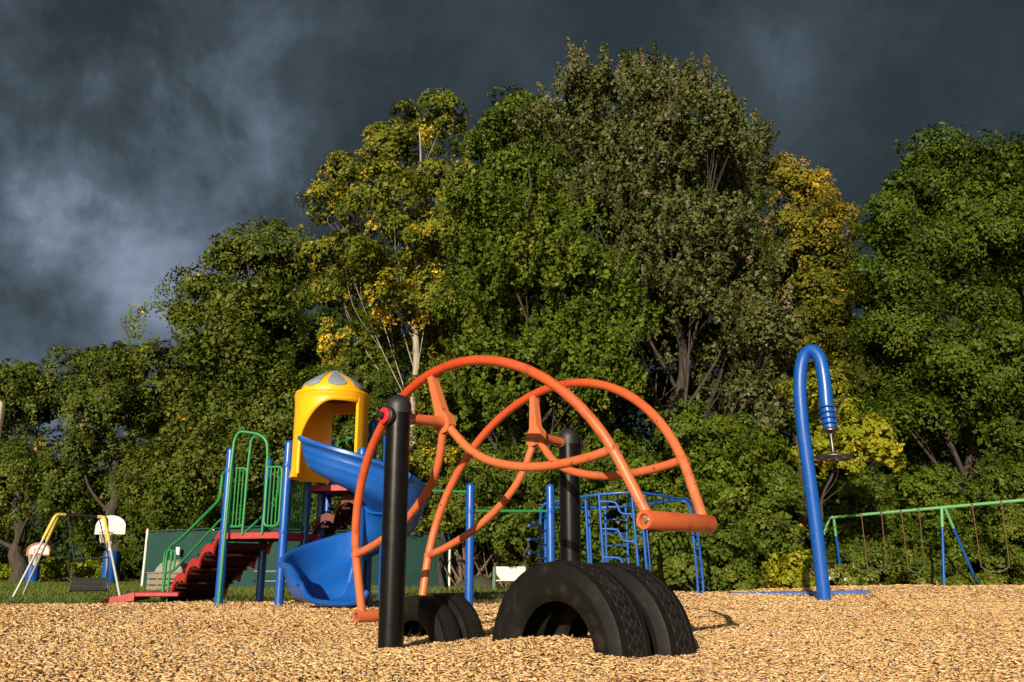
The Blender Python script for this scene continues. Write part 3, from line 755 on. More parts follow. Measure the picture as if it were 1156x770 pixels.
# ---------------------------------------------------------------- chinning bar and blue overhead climber
def build_chin():
    a = at(530, 640, 12.2); b = at(622, 640, 12.6); r3 = at(437, 553, 12.4)
    root = thing('chinning_bar', 'horizontal green bar between two round topped blue posts behind the seesaw', 'chin-up bar', (a[0], a[1], float(gz(a[0], a[1]))))
    zc = at(530, 577, 12.2)[2]
    steel_post(root, a[0], a[1], at(531, 545, 12.2)[2], .060, collars=(zc,)); steel_post(root, b[0], b[1], at(621, 546, 12.6)[2], .060, collars=(at(621, 577, 12.6)[2],))
    mb = MB(); mb.tube([(a[0], a[1], zc), (b[0], b[1], at(621, 577, 12.6)[2])], .019, 12); obj('bar', mb, GREEN, root)
    mb = MB(); e = at(455, 553, 13.0); mb.tube([(a[0], a[1], zc + .26), (e[0], e[1], e[2])], .019, 12); obj('bar', mb, GREEN, root)
build_chin()

def build_climber():
    base = at(700, 668, 17); root = thing('overhead_climber', 'blue tubular climber with overhead ladder, rungs and ladder legs', 'climbing frame', (base[0], base[1], float(gz(base[0], base[1]))))
    def tb(name, pts, r=.026, sp_n=6, f=None, seg=10):
        mb = MB(); mb.tube(fillet(pts, f, 5) if f else spline(pts, sp_n), r, seg); return obj(name, mb, BLUE, root)
    nearr = [at(620, 568, 16.2), at(650, 562, 16.0), at(680, 558, 15.8), at(715, 556, 15.7), at(745, 559, 16.0), at(765, 563, 16.4)]
    nr = spline(nearr, 6)
    tb('overhead_rail', nearr + [at(775, 564, 16.6), at(783, 571, 16.8), at(786, 590, 16.9), at(792, 640, 17), at(795, 680, 17)])
    farr = [at(620, 573, 17.6), at(650, 573, 17.3), at(680, 573, 17.0), at(715, 571, 17.0), at(745, 567, 17.2), at(765, 565, 17.4)]
    tb('overhead_rail', farr + [at(774, 567, 17.4), at(779, 574, 17.4), at(781, 590, 17.4), at(786, 640, 17.4), at(789, 680, 17.4)])
    fr = spline(farr, 6)
    for k in range(1, len(nr), 2): 
        mb = MB(); mb.tube([nr[k], fr[k]], .018, 8); obj('rung', mb, BLUE, root)
    for y in (588, 604, 620, 636, 652):
        mb = MB(); mb.tube([at(786 + (y - 590) * .12, y, 16.92), at(781 + (y - 590) * .12, y, 17.4)], .018, 8); obj('rung', mb, BLUE, root)
    # left ladder leg with curled top
    tb('ladder_leg', [at(626, 566, 16.2), at(614, 568, 16.2), at(610, 580, 16.3), at(611, 640, 16.4), at(612, 680, 16.4)], f=.15)
    tb('ladder_leg', [at(626, 573, 17.4), at(618, 574, 17.4), at(615.5, 586, 17.5), at(616, 640, 17.5), at(617, 680, 17.5)], f=.15)
    for y in (584, 599, 615, 630, 645, 660):
        mb = MB(); mb.tube([at(610.5, y, 16.35), at(616, y, 17.5)], .017, 8); obj('rung', mb, BLUE, root)
    for y in (593, 609, 624):
        mb = MB(); mb.tube([at(597, y, 15.6), at(611, y, 16.35)], .024, 8); obj('foot_peg', mb, BLUE, root)
    # support legs
    for a, b, Y in (((661, 564), (667, 680), 16.0), ((664.5, 572), (669.5, 680), 17.2), ((724, 570), (733, 680), 16.2), ((728, 570), (737, 680), 17.0)):
        tb('support_leg', [at(*a, Y), at(*b, Y)], .028)
    # wavy ladder (near) and straight ladder behind
    for a, b, Y in (((676, 556), (684, 680), 15.8), ((713, 556), (724, 680), 15.7)): tb('wave_ladder_leg', [at(*a, Y), at(*b, Y)], .028)
    for y in (566, 597, 629, 661):
        x0, x1 = 676.5 + (y - 556) * .065, 713.5 + (y + 14 - 556) * .089; mx = (x0 + x1) / 2 + 1
        tb('wave_rung', [at(x0, y, 15.78), at(mx - 1, y + .5, 15.75), at(mx + 2, y + 14, 15.73), at(x1, y + 14.5, 15.7)], .021, f=.12)
    for a, b, Y in (((683, 572), (686.5, 680), 17.0), ((706, 570), (712, 680), 17.0)): tb('back_ladder_leg', [at(*a, Y), at(*b, Y)], .024)
    for y in (588, 603, 617, 632, 647): tb('back_rung', [at(683.5 + (y - 572) * .032, y, 17), at(695, y - 1.5, 16.95), at(706 + (y - 572) * .055, y, 17)], .018)
build_climber()

# ---------------------------------------------------------------- blue hanging spinner
def build_spinner():
    Y = 12.0; p = at(931, 681, Y); g0 = float(gz(p[0], Y))
    root = thing('hanging_spinner', 'tall blue hooked pole with a steel spinning ring hanging from its end', 'spinner', (p[0], Y, g0))
    pts = [(931.5, 700), (931, 681), (923, 610), (914, 540), (906, 480), (903, 440), (904, 415), (909, 400), (917, 396), (925, 404), (929, 420), (931.5, 440), (933, 458), (937, 484)]
    ys = [0, 0, -.02, -.05, -.08, -.10, -.12, -.16, -.22, -.28, -.32, -.34, -.35, -.36]
    P = [at(a, b, Y + dy) for (a, b), dy in zip(pts, ys)]
    mb = MB(); mb.tube(spline(P, 6), .089, 24); obj('hooked_pole', mb, BLUE, root, smooth=60)
    d = unit(P[-1] - P[-2]); q = P[-2]
    for k in range(4):
        mb = MB(); c_ = P[-2] + d * (.02 + .075 * k); mb.lathe([(.085, -.01), (.118, -.008), (.124, 0), (.118, .008), (.085, .01)], c_, d, 28); obj('ring_collar', mb, BLUE, root)
    mb = MB(); mb.lathe([(.0, -.02), (.10, -.02), (.115, 0), (.115, .02), (.04, .05), (.028, .06), (.028, .30), (.04, .33), (.075, .365), (.06, .385), (0, .385)], P[-1] + d * .01, (d + np.array([0, 0, -.5])), 24); hub = obj('swivel_stem', mb, DSTEEL, root)
    c_ = P[-1] + unit(d + np.array([0, 0, -.5])) * .385
    n = unit(np.array([.05, .02, 1])); u = unit(np.cross(n, [0, 1, 0])); w = np.cross(n, u)
    mb = MB(); mb.tube([c_ + .225 * (math.cos(t) * u + math.sin(t) * w) for t in np.linspace(0, 2 * math.pi, 49)], .021, 12, False); rg = obj('grip_ring', mb, DSTEEL, root)
    mb = MB()
    for k in range(4): t = k * math.pi / 2 + .4; mb.tube([c_ + UP * .01, c_ + .22 * (math.cos(t) * u + math.sin(t) * w)], .015, 8)
    obj('ring_spokes', mb, DSTEEL, rg)
build_spinner()

def build_beam():
    a, b = at(826, 670.5, 16.8), at(980, 668.5, 15.8)
    root = thing('balance_beam', 'long low blue balance beam lying just above the chips behind the blue pole', 'balance beam', (a[0], a[1], float(gz(a[0], a[1]))))
    d = unit(b - a); s = unit(np.cross(UP, d)); mb = MB(); mb.bbox((a + b) / 2, (np.linalg.norm(b - a), .10, .065), np.array([d, s, np.cross(d, s)]), .01); obj('beam', mb, BLUE, root)
    for t in (.12, .5, .86): 
        q = a + (b - a) * t; mb = MB(); mb.tube([q - UP * .02, (q[0], q[1], float(gz(q[0], q[1])) - .2)], .03, 10); obj('leg', mb, BLUE, root)
build_beam()

# ---------------------------------------------------------------- swing set on the right
def build_swings():
    A, B = at(941, 584, 25.6), at(1063, 573, 23.9)
    D = B + (B - A) * 1.0
    d = unit(B - A); s = unit(np.cross(d, UP)); s = -s if s[1] > 0 else s       # s towards the camera
    root = thing('swing_set', 'long swing frame with green top bar and blue legs in front of the trees', 'swing set', (B[0], B[1], float(gz(B[0], B[1]))))
    A2 = A - d * .12
    mb = MB(); mb.tube([A2, B, D + d * .12], .042, 14); obj('top_bar', mb, SWGREEN, root)
    def leg(top, foot):
        top, foot = np.array(top, float), np.array(foot, float); m = top + (foot - top) * .24
        mb = MB(); mb.tube([m, foot + (foot - m) * .08], .035, 12); l = obj('leg', mb, BLUE, root)
        mb = MB(); mb.tube(fillet([top + d * .0 + UP * 0, top + (m - top) * .3, m], .1, 4), .041, 12); obj('leg_sleeve', mb, SWGREEN, l)
    def ft(px, py, Y): p = at(px, py, Y); p[2] = min(p[2], float(gz(p[0], p[1]))); return p
    leg(A2, ft(907, 669, 24.4)); leg(A + UP * -.02, ft(952, 668, 26.2))
    leg(B, ft(1066, 668, 23.4)); leg(B + d * .08 - UP * .03, ft(1106, 665, 24.6))
    leg(D, D * np.array([1, 1, 0]) + s * .5); leg(D + d * .1, D * np.array([1, 1, 0]) - s * .6)
    L = np.linalg.norm(B - A)
    labs = ['belt swing nearest the left end of the green swing frame', 'belt swing just left of the middle legs of the green swing frame', 'belt swing just right of the middle legs of the green swing frame', 'belt swing at the far right end of the green swing frame']
    for i, (t0, t1) in enumerate(((.27, .46), (.64, .80), (1.26, 1.50), (1.72, 1.92))):
        p, q = A + (B - A) * t0, A + (B - A) * t1; mid = (p + q) / 2; hz = float(gz(mid[0], mid[1])) + .42
        sw = thing('swing', labs[i], 'swing', (mid[0], mid[1], hz), 'belt swings on the green frame')
        low = []
        for v, sg in ((p, 1), (q, -1)):
            f = np.array([v[0], v[1], hz + .12]) + d * sg * .02
            n = 30; pts = [v - UP * .04 + (f - v + UP * .04) * k / n for k in range(n + 1)]
            mb = MB(); mb.tube(pts, [.017 if k % 2 else .010 for k in range(n + 1)], 6); ch = obj('chain', mb, RUST, sw)
            mb = MB(); mb.box(v - UP * .02, (.06, .10, .10), np.array([d, s, UP])); obj('hanger', mb, RUST, ch); low.append(f)
        a, b = low; pts = spline([a, a + (b - a) * .2 - UP * .09, (a + b) / 2 - UP * .13, b + (a - b) * .2 - UP * .09, b], 5)
        G = np.array([[x + s * .07 for x in pts], [x - s * .07 for x in pts]]); mb = MB(); mb.sheet(G, .014); obj('seat', mb, GREYBLUE, sw)
build_swings()

# ---------------------------------------------------------------- left lawn: small A-frame with bench swing, hoops, fence
def build_bench_swing():
    Y = 16.6
    g_ = lambda x, y: float(gz(x, y))
    def fp(px, Yq): p = at(px, 670, Yq); return np.array([p[0], Yq, g_(p[0], Yq) - .06])
    TL, TR = at(65, 581, 16.4), at(119, 584, 17.0)
    root = thing('toddler_swing_stand', 'small A-shaped swing frame with yellow corners and grey pipe legs on the lawn', 'swing frame', ((TL[0] + TR[0]) / 2, 16.6, g_((TL[0] + TR[0]) / 2, 16.6)))
    d = unit(TR - TL)
    mb = MB(); mb.tube([TL + d * .12, TR - d * .08], .028, 12); obj('top_bar', mb, DSTEEL, root)
    for top, feet, bend in ((TL, ((13.5, 15.6), (25, 17.6)), 1), (TR, ((122.5, 17.9), (137.5, 16.0)), -1)):
        for i, (px, Yq) in enumerate(feet):
            f = fp(px, Yq); o = np.array([0, -.05 if i == 0 else .05, 0]) * bend
            a = top + o; m = a + (f - a) * .30
            mb = MB(); mb.tube(fillet([top + d * .14 * bend + o * .3, a, m], .12, 6), .033, 12); sl = obj('corner_pipe', mb, YELLOWP, root)
            mb = MB(); mb.tube([m - (f - a) * .02, f], .022, 12); obj('leg', mb, GALV, root)
    sw = thing('bench_swing', 'black slatted bench swing hanging on grey chains in the small frame', 'bench swing', ((TL[0] + TR[0]) / 2, 16.7, g_(-8, 16.7) + .15))
    sL, sR = at(83, 663, 16.1), at(116, 659, 16.1); zs = sL[2]
    sR = np.array([sR[0], 16.25, zs]); sL = np.array([sL[0], 16.0, zs]); e = unit(sR - sL); n = unit(np.cross(UP, e)); n = n if n[1] > 0 else -n
    mb = MB()
    for k in range(5): mb.box((sL + sR) / 2 + n * (.06 + .09 * k) - UP * .06, (np.linalg.norm(sR - sL), .075, .025), np.array([e, n, UP]))
    for k in range(3): mb.box((sL + sR) / 2 - n * (.002 * k) + UP * (-.02 + .075 * k), (np.linalg.norm(sR - sL), .022, .07), np.array([e, n, UP]))
    obj('bench_seat', mb, BLACKPLA, sw)
    for q in (sL, sR):
        mb = MB(); mb.tube(fillet([q + UP * .12, q + n * .45 + UP * .16, q + n * .5 - UP * .05, q - UP * .07, q + UP * .12], .05), .018, 8); obj('arm_rest', mb, BLACKPLA, sw)
        t = TL + d * .18 if q is sL else TR - d * .12
        kn = q + n * .2 + UP * .48
        for pts in ([t, kn], [kn, q + UP * .10], [kn, q + n * .45 + UP * .14]):
            P = [pts[0] + (pts[1] - pts[0]) * k / 20 for k in range(21)]
            mb = MB(); mb.tube(P, [.015 if k % 2 else .009 for k in range(21)], 6); obj('chain', mb, DSTEEL, sw)
    a, b = sL + n * .2 + UP * .48, sR + n * .2 + UP * .52
    mb = MB(); mb.tube([a, b], .014, 8); obj('spreader_bar', mb, DSTEEL, sw)
build_bench_swing()

def build_hoop(px, py_board, wpx, hpx, Y, py_base, pad_top, label, border, pole_dx):
    base = at(px + pole_dx, py_base, Y); g0 = float(base[2]); bc = at(px, py_board, Y - .6); u = Y / F
    root = thing('basketball_hoop', label, 'basketball hoop', (base[0], Y, g0), 'basketball hoops on the lawn')
    w, h = wpx * u / 2, hpx * u / 2
    fan = [(-w, -h), (w, -h), (w * .99, -h * .55)] + [(w * math.cos(t) * .99, -h * .2 + h * 1.2 * math.sin(t)) for t in np.linspace(.08, math.pi - .08, 22)] + [(-w * .99, -h * .55)]
    mb = MB(); mb.prism([bc + np.array([a, 0, b]) for a, b in fan], (0, .05, 0)); bd = obj('backboard', mb, WHITE, root, smooth=20)
    if border:
        mb = MB(); pts = [bc + np.array([a * .96, -.008, b * .94]) for a, b in fan]; mb.tube(pts + [pts[0]], .035, 6); obj('border_stripe', mb, ORBORDER, bd)
    mb = MB(); sq = [bc + np.array([a * w * .36, -.008, -h * .7 + b * h * .75]) for a, b in ((-1, 0), (1, 0), (1, 1), (-1, 1), (-1, 0))]; mb.tube(sq, .022 if border else .008, 6); obj('target_square', mb, ORBORDER if border else GALV, bd)
    rc = bc + np.array([0, -.26, -h * .85]); mb = MB(); mb.tube([rc + .2 * np.array([math.cos(t), math.sin(t), 0]) for t in np.linspace(0, 6.2832, 25)], .012, 6, False); rm = obj('rim', mb, ORBORDER if border else GALV, root)
    mb = MB()
    for k in range(10):
        t = k * .628; mb.tube([rc + .2 * np.array([math.cos(t), math.sin(t), 0]), rc + .13 * np.array([math.cos(t + .3), math.sin(t + .3), 0]) - UP * .32], .009, 5)
        t2 = t; mb.tube([rc + .2 * np.array([math.cos(t), math.sin(t), 0]), rc + .13 * np.array([math.cos(t - .3), math.sin(t - .3), 0]) - UP * .32], .009, 5)
    obj('net', mb, NET, rm)
    pt = at(px + pole_dx * .6, pad_top, Y)
    mb = MB(); mb.tube(fillet([(base[0], Y, g0 - .2), (pt[0], Y, pt[2]), (pt[0] + .05, Y, bc[2] - .25), tuple(bc + np.array([0, .05, -.05]))], .3, 6), .06, 12); obj('pole', mb, GALV, root)
    mb = MB(); r = .24; mb.lathe([(0, .0), (r * .9, .0), (r, .03), (r, pt[2] - g0 - .03), (r * .9, pt[2] - g0), (0, pt[2] - g0)], (base[0], Y, g0), seg=20); obj('pole_padding', mb, BLUE, root)
build_hoop(44, 620, 25, 13, 34, 662, 638, 'white fan shaped basketball backboard with orange border on the lawn', True, -9)
build_hoop(125, 592.5, 33, 20, 29, 661.5, 622, 'plain white fan shaped basketball backboard above a tall blue padded pole', False, -3)

def build_fence():
    L_, M_, R_ = at(160, 664, 24.5), at(314, 664, 23.2), at(507, 664, 25.5)
    root = thing('windscreen_fence', 'green fabric covered chain link fence behind the play structure', 'fence', (M_[0], M_[1], float(gz(M_[0], M_[1]))))
    zt = [at(168, 600, 24.5)[2], at(309, 593, 23.2)[2], at(507, 602, 25.5)[2]]
    pts = [L_, M_, R_]
    for (a, za), (b, zb_), seg in (((L_, zt[0]), (M_, zt[1]), 30), ((M_, zt[1] - .1), (R_, zt[2]), 36)):
        G = []
        for i in range(seg + 1):
            t = i / seg; p = a + (b - a) * t; row = []
            for k in range(7):
                z = -.02 + (za + (zb_ - za) * t - .03) * k / 6
                row.append(np.array([p[0], p[1] + .02 * math.sin(t * 23 + k) + .012 * math.sin(t * 61 + 2 * k), z]))
            G.append(row)
        mb = MB(); mb.sheet(G, .01); obj('screen_fabric', mb, SCREEN, root)
        mb = MB(); mb.tube([np.array([a[0], a[1] + .03, za]), np.array([b[0], b[1] + .03, zb_])], .02, 8); obj('top_rail', mb, PICGREEN, root)
    for p, z, r, m in ((L_, zt[0] + .04, .034, WHITE), (M_, zt[1] + .12, .035, WHITE), (R_, zt[2] - .3, .04, GALV), ((L_ + M_) / 2, (zt[0] + zt[1]) / 2, .03, GALV), ((M_ + R_) / 2, (zt[1] + zt[2]) / 2 - .05, .03, GALV)):
        mb = MB(); mb.lathe([(r, -.3), (r, z), (r * .6, z + .03), (0, z + .04)], (p[0], p[1] + (.04 if r < .034 else 0), 0), seg=14); obj('fence_post', mb, m, root)
    p = at(201.5, 622, 24.0); mb = MB(); mb.bbox(p + np.array([0, -.06, 0]), (.10, .012, .20), None, .004)
    sg = obj('paper_sign', mb, WHITE, base=p + np.array([0, -.06, -.13]), label='small blank white sign fixed to the green fence', cat='sign')
build_fence()

def build_crate():
    c = at(190, 662, 21.5); g0 = float(gz(c[0], c[1])); root = thing('timber_crate', 'low weathered timber crate standing before the green fence', 'crate', (c[0], c[1], g0))
    w = .80; mb = MB()
    for y in (-.3, .3):
        for z in (.08, .22, .36): mb = MB(); mb.bbox((c[0], c[1] + y, g0 + z), (w, .03, .11), None, .006); obj('side_board', mb, CRATE, root)
    for sx in (-1, 1):
        for sy in (-1, 1):
            mb = MB(); mb.bbox((c[0] + sx * (w / 2 - .03), c[1] + sy * .26, g0 + .22), (.06, .05, .46), None, .006); obj('corner_post', mb, CRATE, root)
    mb = MB(); mb.bbox((c[0], c[1], g0 + .435), (w + .04, .66, .03), None, .006); obj('lid', mb, CRATE, root)
    rg = random.Random(3); mb = MB(); n = 16; G = []
    for i in range(n + 1):
        row = []
        for k in range(n + 1):
            u, v = i / n * 2 - 1, k / n * 2 - 1; hgt = .26 * (1 - max(abs(u), abs(v)) ** 4) + .06 * mnoise.noise((u * 2.2, v * 2.2, 4)) * (1 - max(abs(u), abs(v)) ** 6)
            row.append(np.array([c[0] + .08 + u * .33, c[1] + v * .3, g0 + .455 + max(0, hgt)]))
        G.append(row)
    mb.sheet(G, .012); obj('folded_tarp', mb, GREYTARP, base=(c[0], c[1], g0 + .45), label='bundled pale grey tarp lying on the timber crate', cat='tarp')
build_crate()

def build_picnic():
    c = at(303, 671, 17.6); g0 = float(gz(c[0], c[1])); root = thing('picnic_table', 'small picnic table with grey top and dark green legs behind the blue posts', 'picnic table', (c[0], c[1], g0))
    d = unit(np.array([1, .25, 0])); s = np.array([-d[1], d[0], 0]); A = np.array([d, s, UP])
    z1, z2 = at(305, 645, 17.6)[2] - g0, at(298, 656, 17.0)[2] - g0; c3 = np.array([c[0] + .3, c[1], g0])
    for k in range(3): mb = MB(); mb.bbox(c3 + s * (-.2 + .2 * k) + UP * z1, (1.15, .185, .035), A, .008); obj('top_board', mb, PICTOP, root)
    for o in (-.48, .48): mb = MB(); mb.bbox(c3 + s * o + UP * z2, (1.15, .2, .035), A, .008); obj('bench_board', mb, PICTOP, root)
    for t in (-.42, .42):
        mb = MB(); q = c3 + d * t
        mb.tube(fillet([q + s * -.58 - UP * .05, q + s * -.50 + UP * (z2 - .02), q + s * .50 + UP * (z2 - .02), q + s * .58 - UP * .05], .06), .022, 10)
        mb.tube([q + s * -.25 + UP * (z1 - .02), q + s * -.32 + UP * (z2 - .02)], .022, 10); mb.tube([q + s * .25 + UP * (z1 - .02), q + s * .32 + UP * (z2 - .02)], .022, 10)
        obj('leg_frame', mb, PICGREEN, root)
build_picnic()

def build_park_bench():
    a = at(556, 664, 23); g0 = float(gz(a[0], a[1])); root = thing('park_bench', 'bench with dark green plastic ends and long white boards by the brush pile', 'bench', (a[0] + .8, a[1], g0))
    for x in (a[0], a[0] + 1.5):
        prof = [(0, 0), (.08, 0), (.11, .2), (.36, .2), (.40, 0), (.48, 0), (.46, .34), (.44, .40), (.10, .40), (.06, .56), (-.04, .58), (-.05, .3)]
        mb = MB(); mb.prism([(x, a[1] + .4 - q, g0 + z) for q, z in prof], (.07, 0, 0)); obj('bench_end', mb, PLASGREEN, root)
    mb = MB(); mb.bbox((a[0] + .82, a[1] + .40, g0 + .40), (1.62, .03, .34), None, .008); obj('backrest', mb, WHITE, root)
    for k in range(3): mb = MB(); mb.bbox((a[0] + .82, a[1] + .04 + .12 * k, g0 + .225), (1.56, .10, .03), None, .006); obj('seat_board', mb, WHITE, root)
build_park_bench()

def build_brush():
    rg = random.Random(7); c = at(535, 664, 25.5); g0 = 0.
    root = thing('brush_pile', 'heap of dead branches and logs leaning under the trees by the fence end', 'brush pile', (c[0], c[1], g0))
    for k in range(34):
        x = c[0] + rg.uniform(-.75, .9); y = c[1] + rg.uniform(-.3, .6); L = rg.uniform(.7, 1.7); lean = rg.uniform(-.7, .75); ly = rg.uniform(-.1, .5)
        v = unit(np.array([lean, ly, 1])) * L; r = rg.uniform(.02, .06)
        p0 = np.array([x, y, -.05]); mb = MB(); mb.tube(spline([p0, p0 + v * .5 + np.array([rg.uniform(-.06, .06), 0, 0]), p0 + v], 4), [r * (1 - .05 * i) for i in range(9)], 7); obj('branch', mb, DEADWOOD, root)
    q = at(541, 660, 24.6); mb = MB(); mb.ball((q[0], q[1], .02), .5, 24, 14, (1.25, .8, .62)); V = []
    for p in mb.v:
        n = mnoise.noise((p[0] * 2.2, p[1] * 2.2, p[2] * 2.2)); V.append((p[0] + n * .08, p[1] + n * .08, p[2] + n * .10))
    mb.v = V; obj('covered_mound', mb, MOSS, base=(q[0], q[1], 0), label='low dark olive covered mound in front of the brush pile', cat='mound')
build_brush()

def build_cream():
    p = at(-4.5, 470, 11.0); x, y = p[0], 11.0; top = at(-2, 452, 11.0)[2]
    mb = MB(); g0 = float(gz(x, y)); r = .088
    mb.lathe([(r, g0 - .3), (r, top - .09)] + [(r * math.cos(t), top - .09 + .09 * math.sin(t)) for t in np.linspace(.2, 1.57, 7)], (x, y, 0), seg=24)
    obj('cream_post', mb, CREAM, base=(x, y, g0), label='pale cream round topped post cut by the left edge of the view', cat='post')
build_cream()

# ---------------------------------------------------------------- trees
LEAF = {
    'green': leaf_mat('maple_green_leaf', [(0, (0.026, 0.041, 0.0035)), (.35, (0.050, 0.084, 0.0063)), (.7, (0.094, 0.129, 0.0100)), (1, (0.164, 0.161, 0.0236))]),
    'oak': leaf_mat('oak_green_leaf', [(0, (0.027, 0.040, 0.0056)), (.35, (0.054, 0.078, 0.0087)), (.7, (0.097, 0.124, 0.0149)), (.975, (0.157, 0.149, 0.033)), (1, (0.540, 0.257, 0.027))]),
    'yellowing': leaf_mat('yellowing_leaf', [(0, (0.039, 0.058, 0.0053)), (.35, (0.096, 0.119, 0.0075)), (.62, (0.162, 0.162, 0.019)), (.80, (0.486, 0.297, 0.020)), (1, (0.660, 0.419, 0.020))]),
    'olive': leaf_mat('grey_olive_leaf', [(0, (0.025, 0.034, 0.0088)), (.35, (0.055, 0.070, 0.0162)), (.7, (0.102, 0.113, 0.0323)), (.9, (0.146, 0.160, 0.0977)), (.965, (0.158, 0.100, 0.0718)), (1, (0.142, 0.076, 0.0570))]),
    'gold': leaf_mat('golden_leaf', [(0, (.040, .055, .006)), (.32, (.085, .095, .008)), (.7, (0.253, 0.186, 0.015)), (1, (0.442, 0.232, 0.016))]),
    'dark': leaf_mat('dark_maple_leaf', [(0, (0.016, 0.027, 0.0023)), (.35, (0.033, 0.058, 0.0036)), (.7, (0.058, 0.095, 0.0066)), (1, (0.096, 0.107, 0.0135))]),
    'lime': leaf_mat('yellow_green_leaf', [(0, (0.054, 0.072, 0.0037)), (.35, (0.131, 0.168, 0.0067)), (.7, (0.235, 0.230, 0.014)), (.92, (0.338, 0.284, 0.027)), (1, (0.540, 0.257, 0.027))]),
    'shrub': leaf_mat('shrub_leaf', [(0, (0.026, 0.040, 0.0042)), (.35, (0.050, 0.081, 0.0079)), (.7, (0.098, 0.127, 0.0134)), (.97, (0.149, 0.153, 0.0312)), (1, (0.408, 0.330, 0.0387))]),
    'weed': leaf_mat('weed_leaf', [(0, (0.054, 0.072, 0.0075)), (.4, (0.105, 0.136, 0.0142)), (.8, (0.188, 0.176, 0.033)), (.93, (0.270, 0.230, 0.081)), (.94, (0.660, 0.660, 0.660)), (1, (0.660, 0.660, 0.660))]),
}
CAMV = np.array([0, 0, HC])

def leaf_cloud(blobs, seed, leaf=.10, dens=1.0, nleaf=75, rc=.9, style='shelf', back=.25, tone_mu=.42, tone_sd=.15, pop=(0, 0), fill=1.0, asp=.66, nsub=7, popk=1., zgrad=0.):
    """crown masses -> boughs on their skin -> sprays on each bough -> leaves on each spray"""
    rg = np.random.default_rng(seed)
    cs, ns = [], []
    B = [(np.array(c), np.array(r)) for c, r in blobs]
    for c, r in B:
        area = 4 * math.pi * ((r[0] * r[1]) ** 1.6 / 3 + (r[0] * r[2]) ** 1.6 / 3 + (r[1] * r[2]) ** 1.6 / 3) ** (1 / 1.6)
        n = max(8, int(area * dens * .66 / (rc * rc)))
        d = norm(rg.normal(size=(n, 3)))
        tc = norm(CAMV - c)
        k = (d @ tc > -.2) | (rg.random(n) < back); d = d[k]; n = len(d)
        p = c + d * r * rg.uniform(.60, 1.10, (n, 1))
        keep = np.ones(n, bool)
        for c2, r2 in B:
            if c2 is c: continue
            keep &= np.linalg.norm((p - c2) / (r2 * .70), axis=1) > 1
        cs.append(p[keep]); ns.append(norm(d / r)[keep])
    cs, ns = np.concatenate(cs), np.concatenate(ns)
    k = cs[:, 2] > .15; cs, ns = cs[k], ns[k]; m = len(cs)
    R = rc * rg.uniform(.6, 1.2, m)
    def frame(nv):
        a = norm(np.cross(nv, rg.normal(size=nv.shape))); return a, np.cross(nv, a)
    up = norm(ns * .85 + np.array([0, 0, .8 if style == 'shelf' else .95]) + rg.normal(0, .18, (m, 3)))
    a, b = frame(up)
    c1 = np.maximum(3, (nsub * rg.uniform(.7, 1.3, m)).astype(int)); i1 = np.repeat(np.arange(m), c1); n1 = len(i1)
    ang = rg.uniform(0, 6.283, n1); q = np.sqrt(rg.random(n1)) * np.where(rg.random(n1) < .15, 1.3, 1.); rad_ = a[i1] * np.cos(ang)[:, None] + b[i1] * np.sin(ang)[:, None]
    sc_ = cs[i1] + rad_ * (q * R[i1])[:, None] + up[i1] * (R[i1] * (.42 * (1 - 1.7 * q ** 2)) + rg.normal(0, .08, n1) * R[i1])[:, None]
    if style == 'spike': sn = norm(up[i1] * .5 + np.array([0, 0, .75]) + rad_ * (q * .35)[:, None] + rg.normal(0, .2, (n1, 3)))
    else: sn = norm(up[i1] * .7 + rad_ * (q * .75)[:, None] + ns[i1] * .25 + rg.normal(0, .22, (n1, 3)))
    rs = R[i1] * rg.uniform(.26, .50, n1)
    a, b = frame(sn)
    cnt = np.maximum(10, (nleaf * (rs / (rc * .38)) ** 2 * rg.uniform(.7, 1.2, n1)).astype(int)); i2 = np.repeat(np.arange(n1), cnt); n = len(i2)
    ang = rg.uniform(0, 6.283, n); rd = a[i2] * np.cos(ang)[:, None] + b[i2] * np.sin(ang)[:, None]
    if style == 'spike':
        t = rg.uniform(-.7, 1, n); q = np.sqrt(rg.random(n)); rr = (1.12 - t) * .42 * q
        P = sc_[i2] + sn[i2] * (t * rs[i2] * 1.35)[:, None] + rd * (rr * rs[i2])[:, None]
        ln = norm(ns[i1][i2] * .35 + sn[i2] * .25 + rd * .7 + rg.normal(0, .35, (n, 3)))
    else:
        q = np.sqrt(rg.random(n)); lob = 1 + .25 * np.sin(3 * ang + i2 * 1.7) + .15 * np.sin(5 * ang + i2)
        P = sc_[i2] + rd * (q * rs[i2] * lob)[:, None] + sn[i2] * (rs[i2] * (.30 - .62 * q ** 2) + rg.normal(0, .15, n) * rs[i2])[:, None]
        ln = norm(sn[i2] * .75 + rd * (q * .6)[:, None] + ns[i1][i2] * .2 + rg.normal(0, .34, (n, 3)))
    ct = rg.normal(0, tone_sd * .55, m)[i1] + rg.normal(0, tone_sd * .5, n1)
    pw = pop[0] * .6 * np.where(cs[:, 2] > np.quantile(cs[:, 2], .55), popk, 2 - popk)
    pp = np.where(rg.random(m) < pw, pop[1], 0.)[i1] + np.where(rg.random(n1) < pw[i1], pop[1], 0.)
    tone = np.clip(tone_mu + ct[i2] + pp[i2] * rg.uniform(.2, 1, n) + rg.normal(0, tone_sd * .9, n), 0, 1)
    zr_ = P[:, 2]; tone = np.clip(tone + zgrad * ((zr_ - zr_.mean()) / (np.ptp(zr_) * .5)), 0, 1)
    S = leaf * rg.lognormal(0, .32, n)
    # shaded inner twigs carry leaves as well: they close the crown
    fi = []
    for c, r in B:
        nf = int(fill * 950 * (r[0] * r[1] * r[2]) ** .75); d = norm(rg.normal(size=(nf, 3))) * (rg.uniform(.05, 1, (nf, 1)) ** .45) * .72; fi.append(c + d * r)
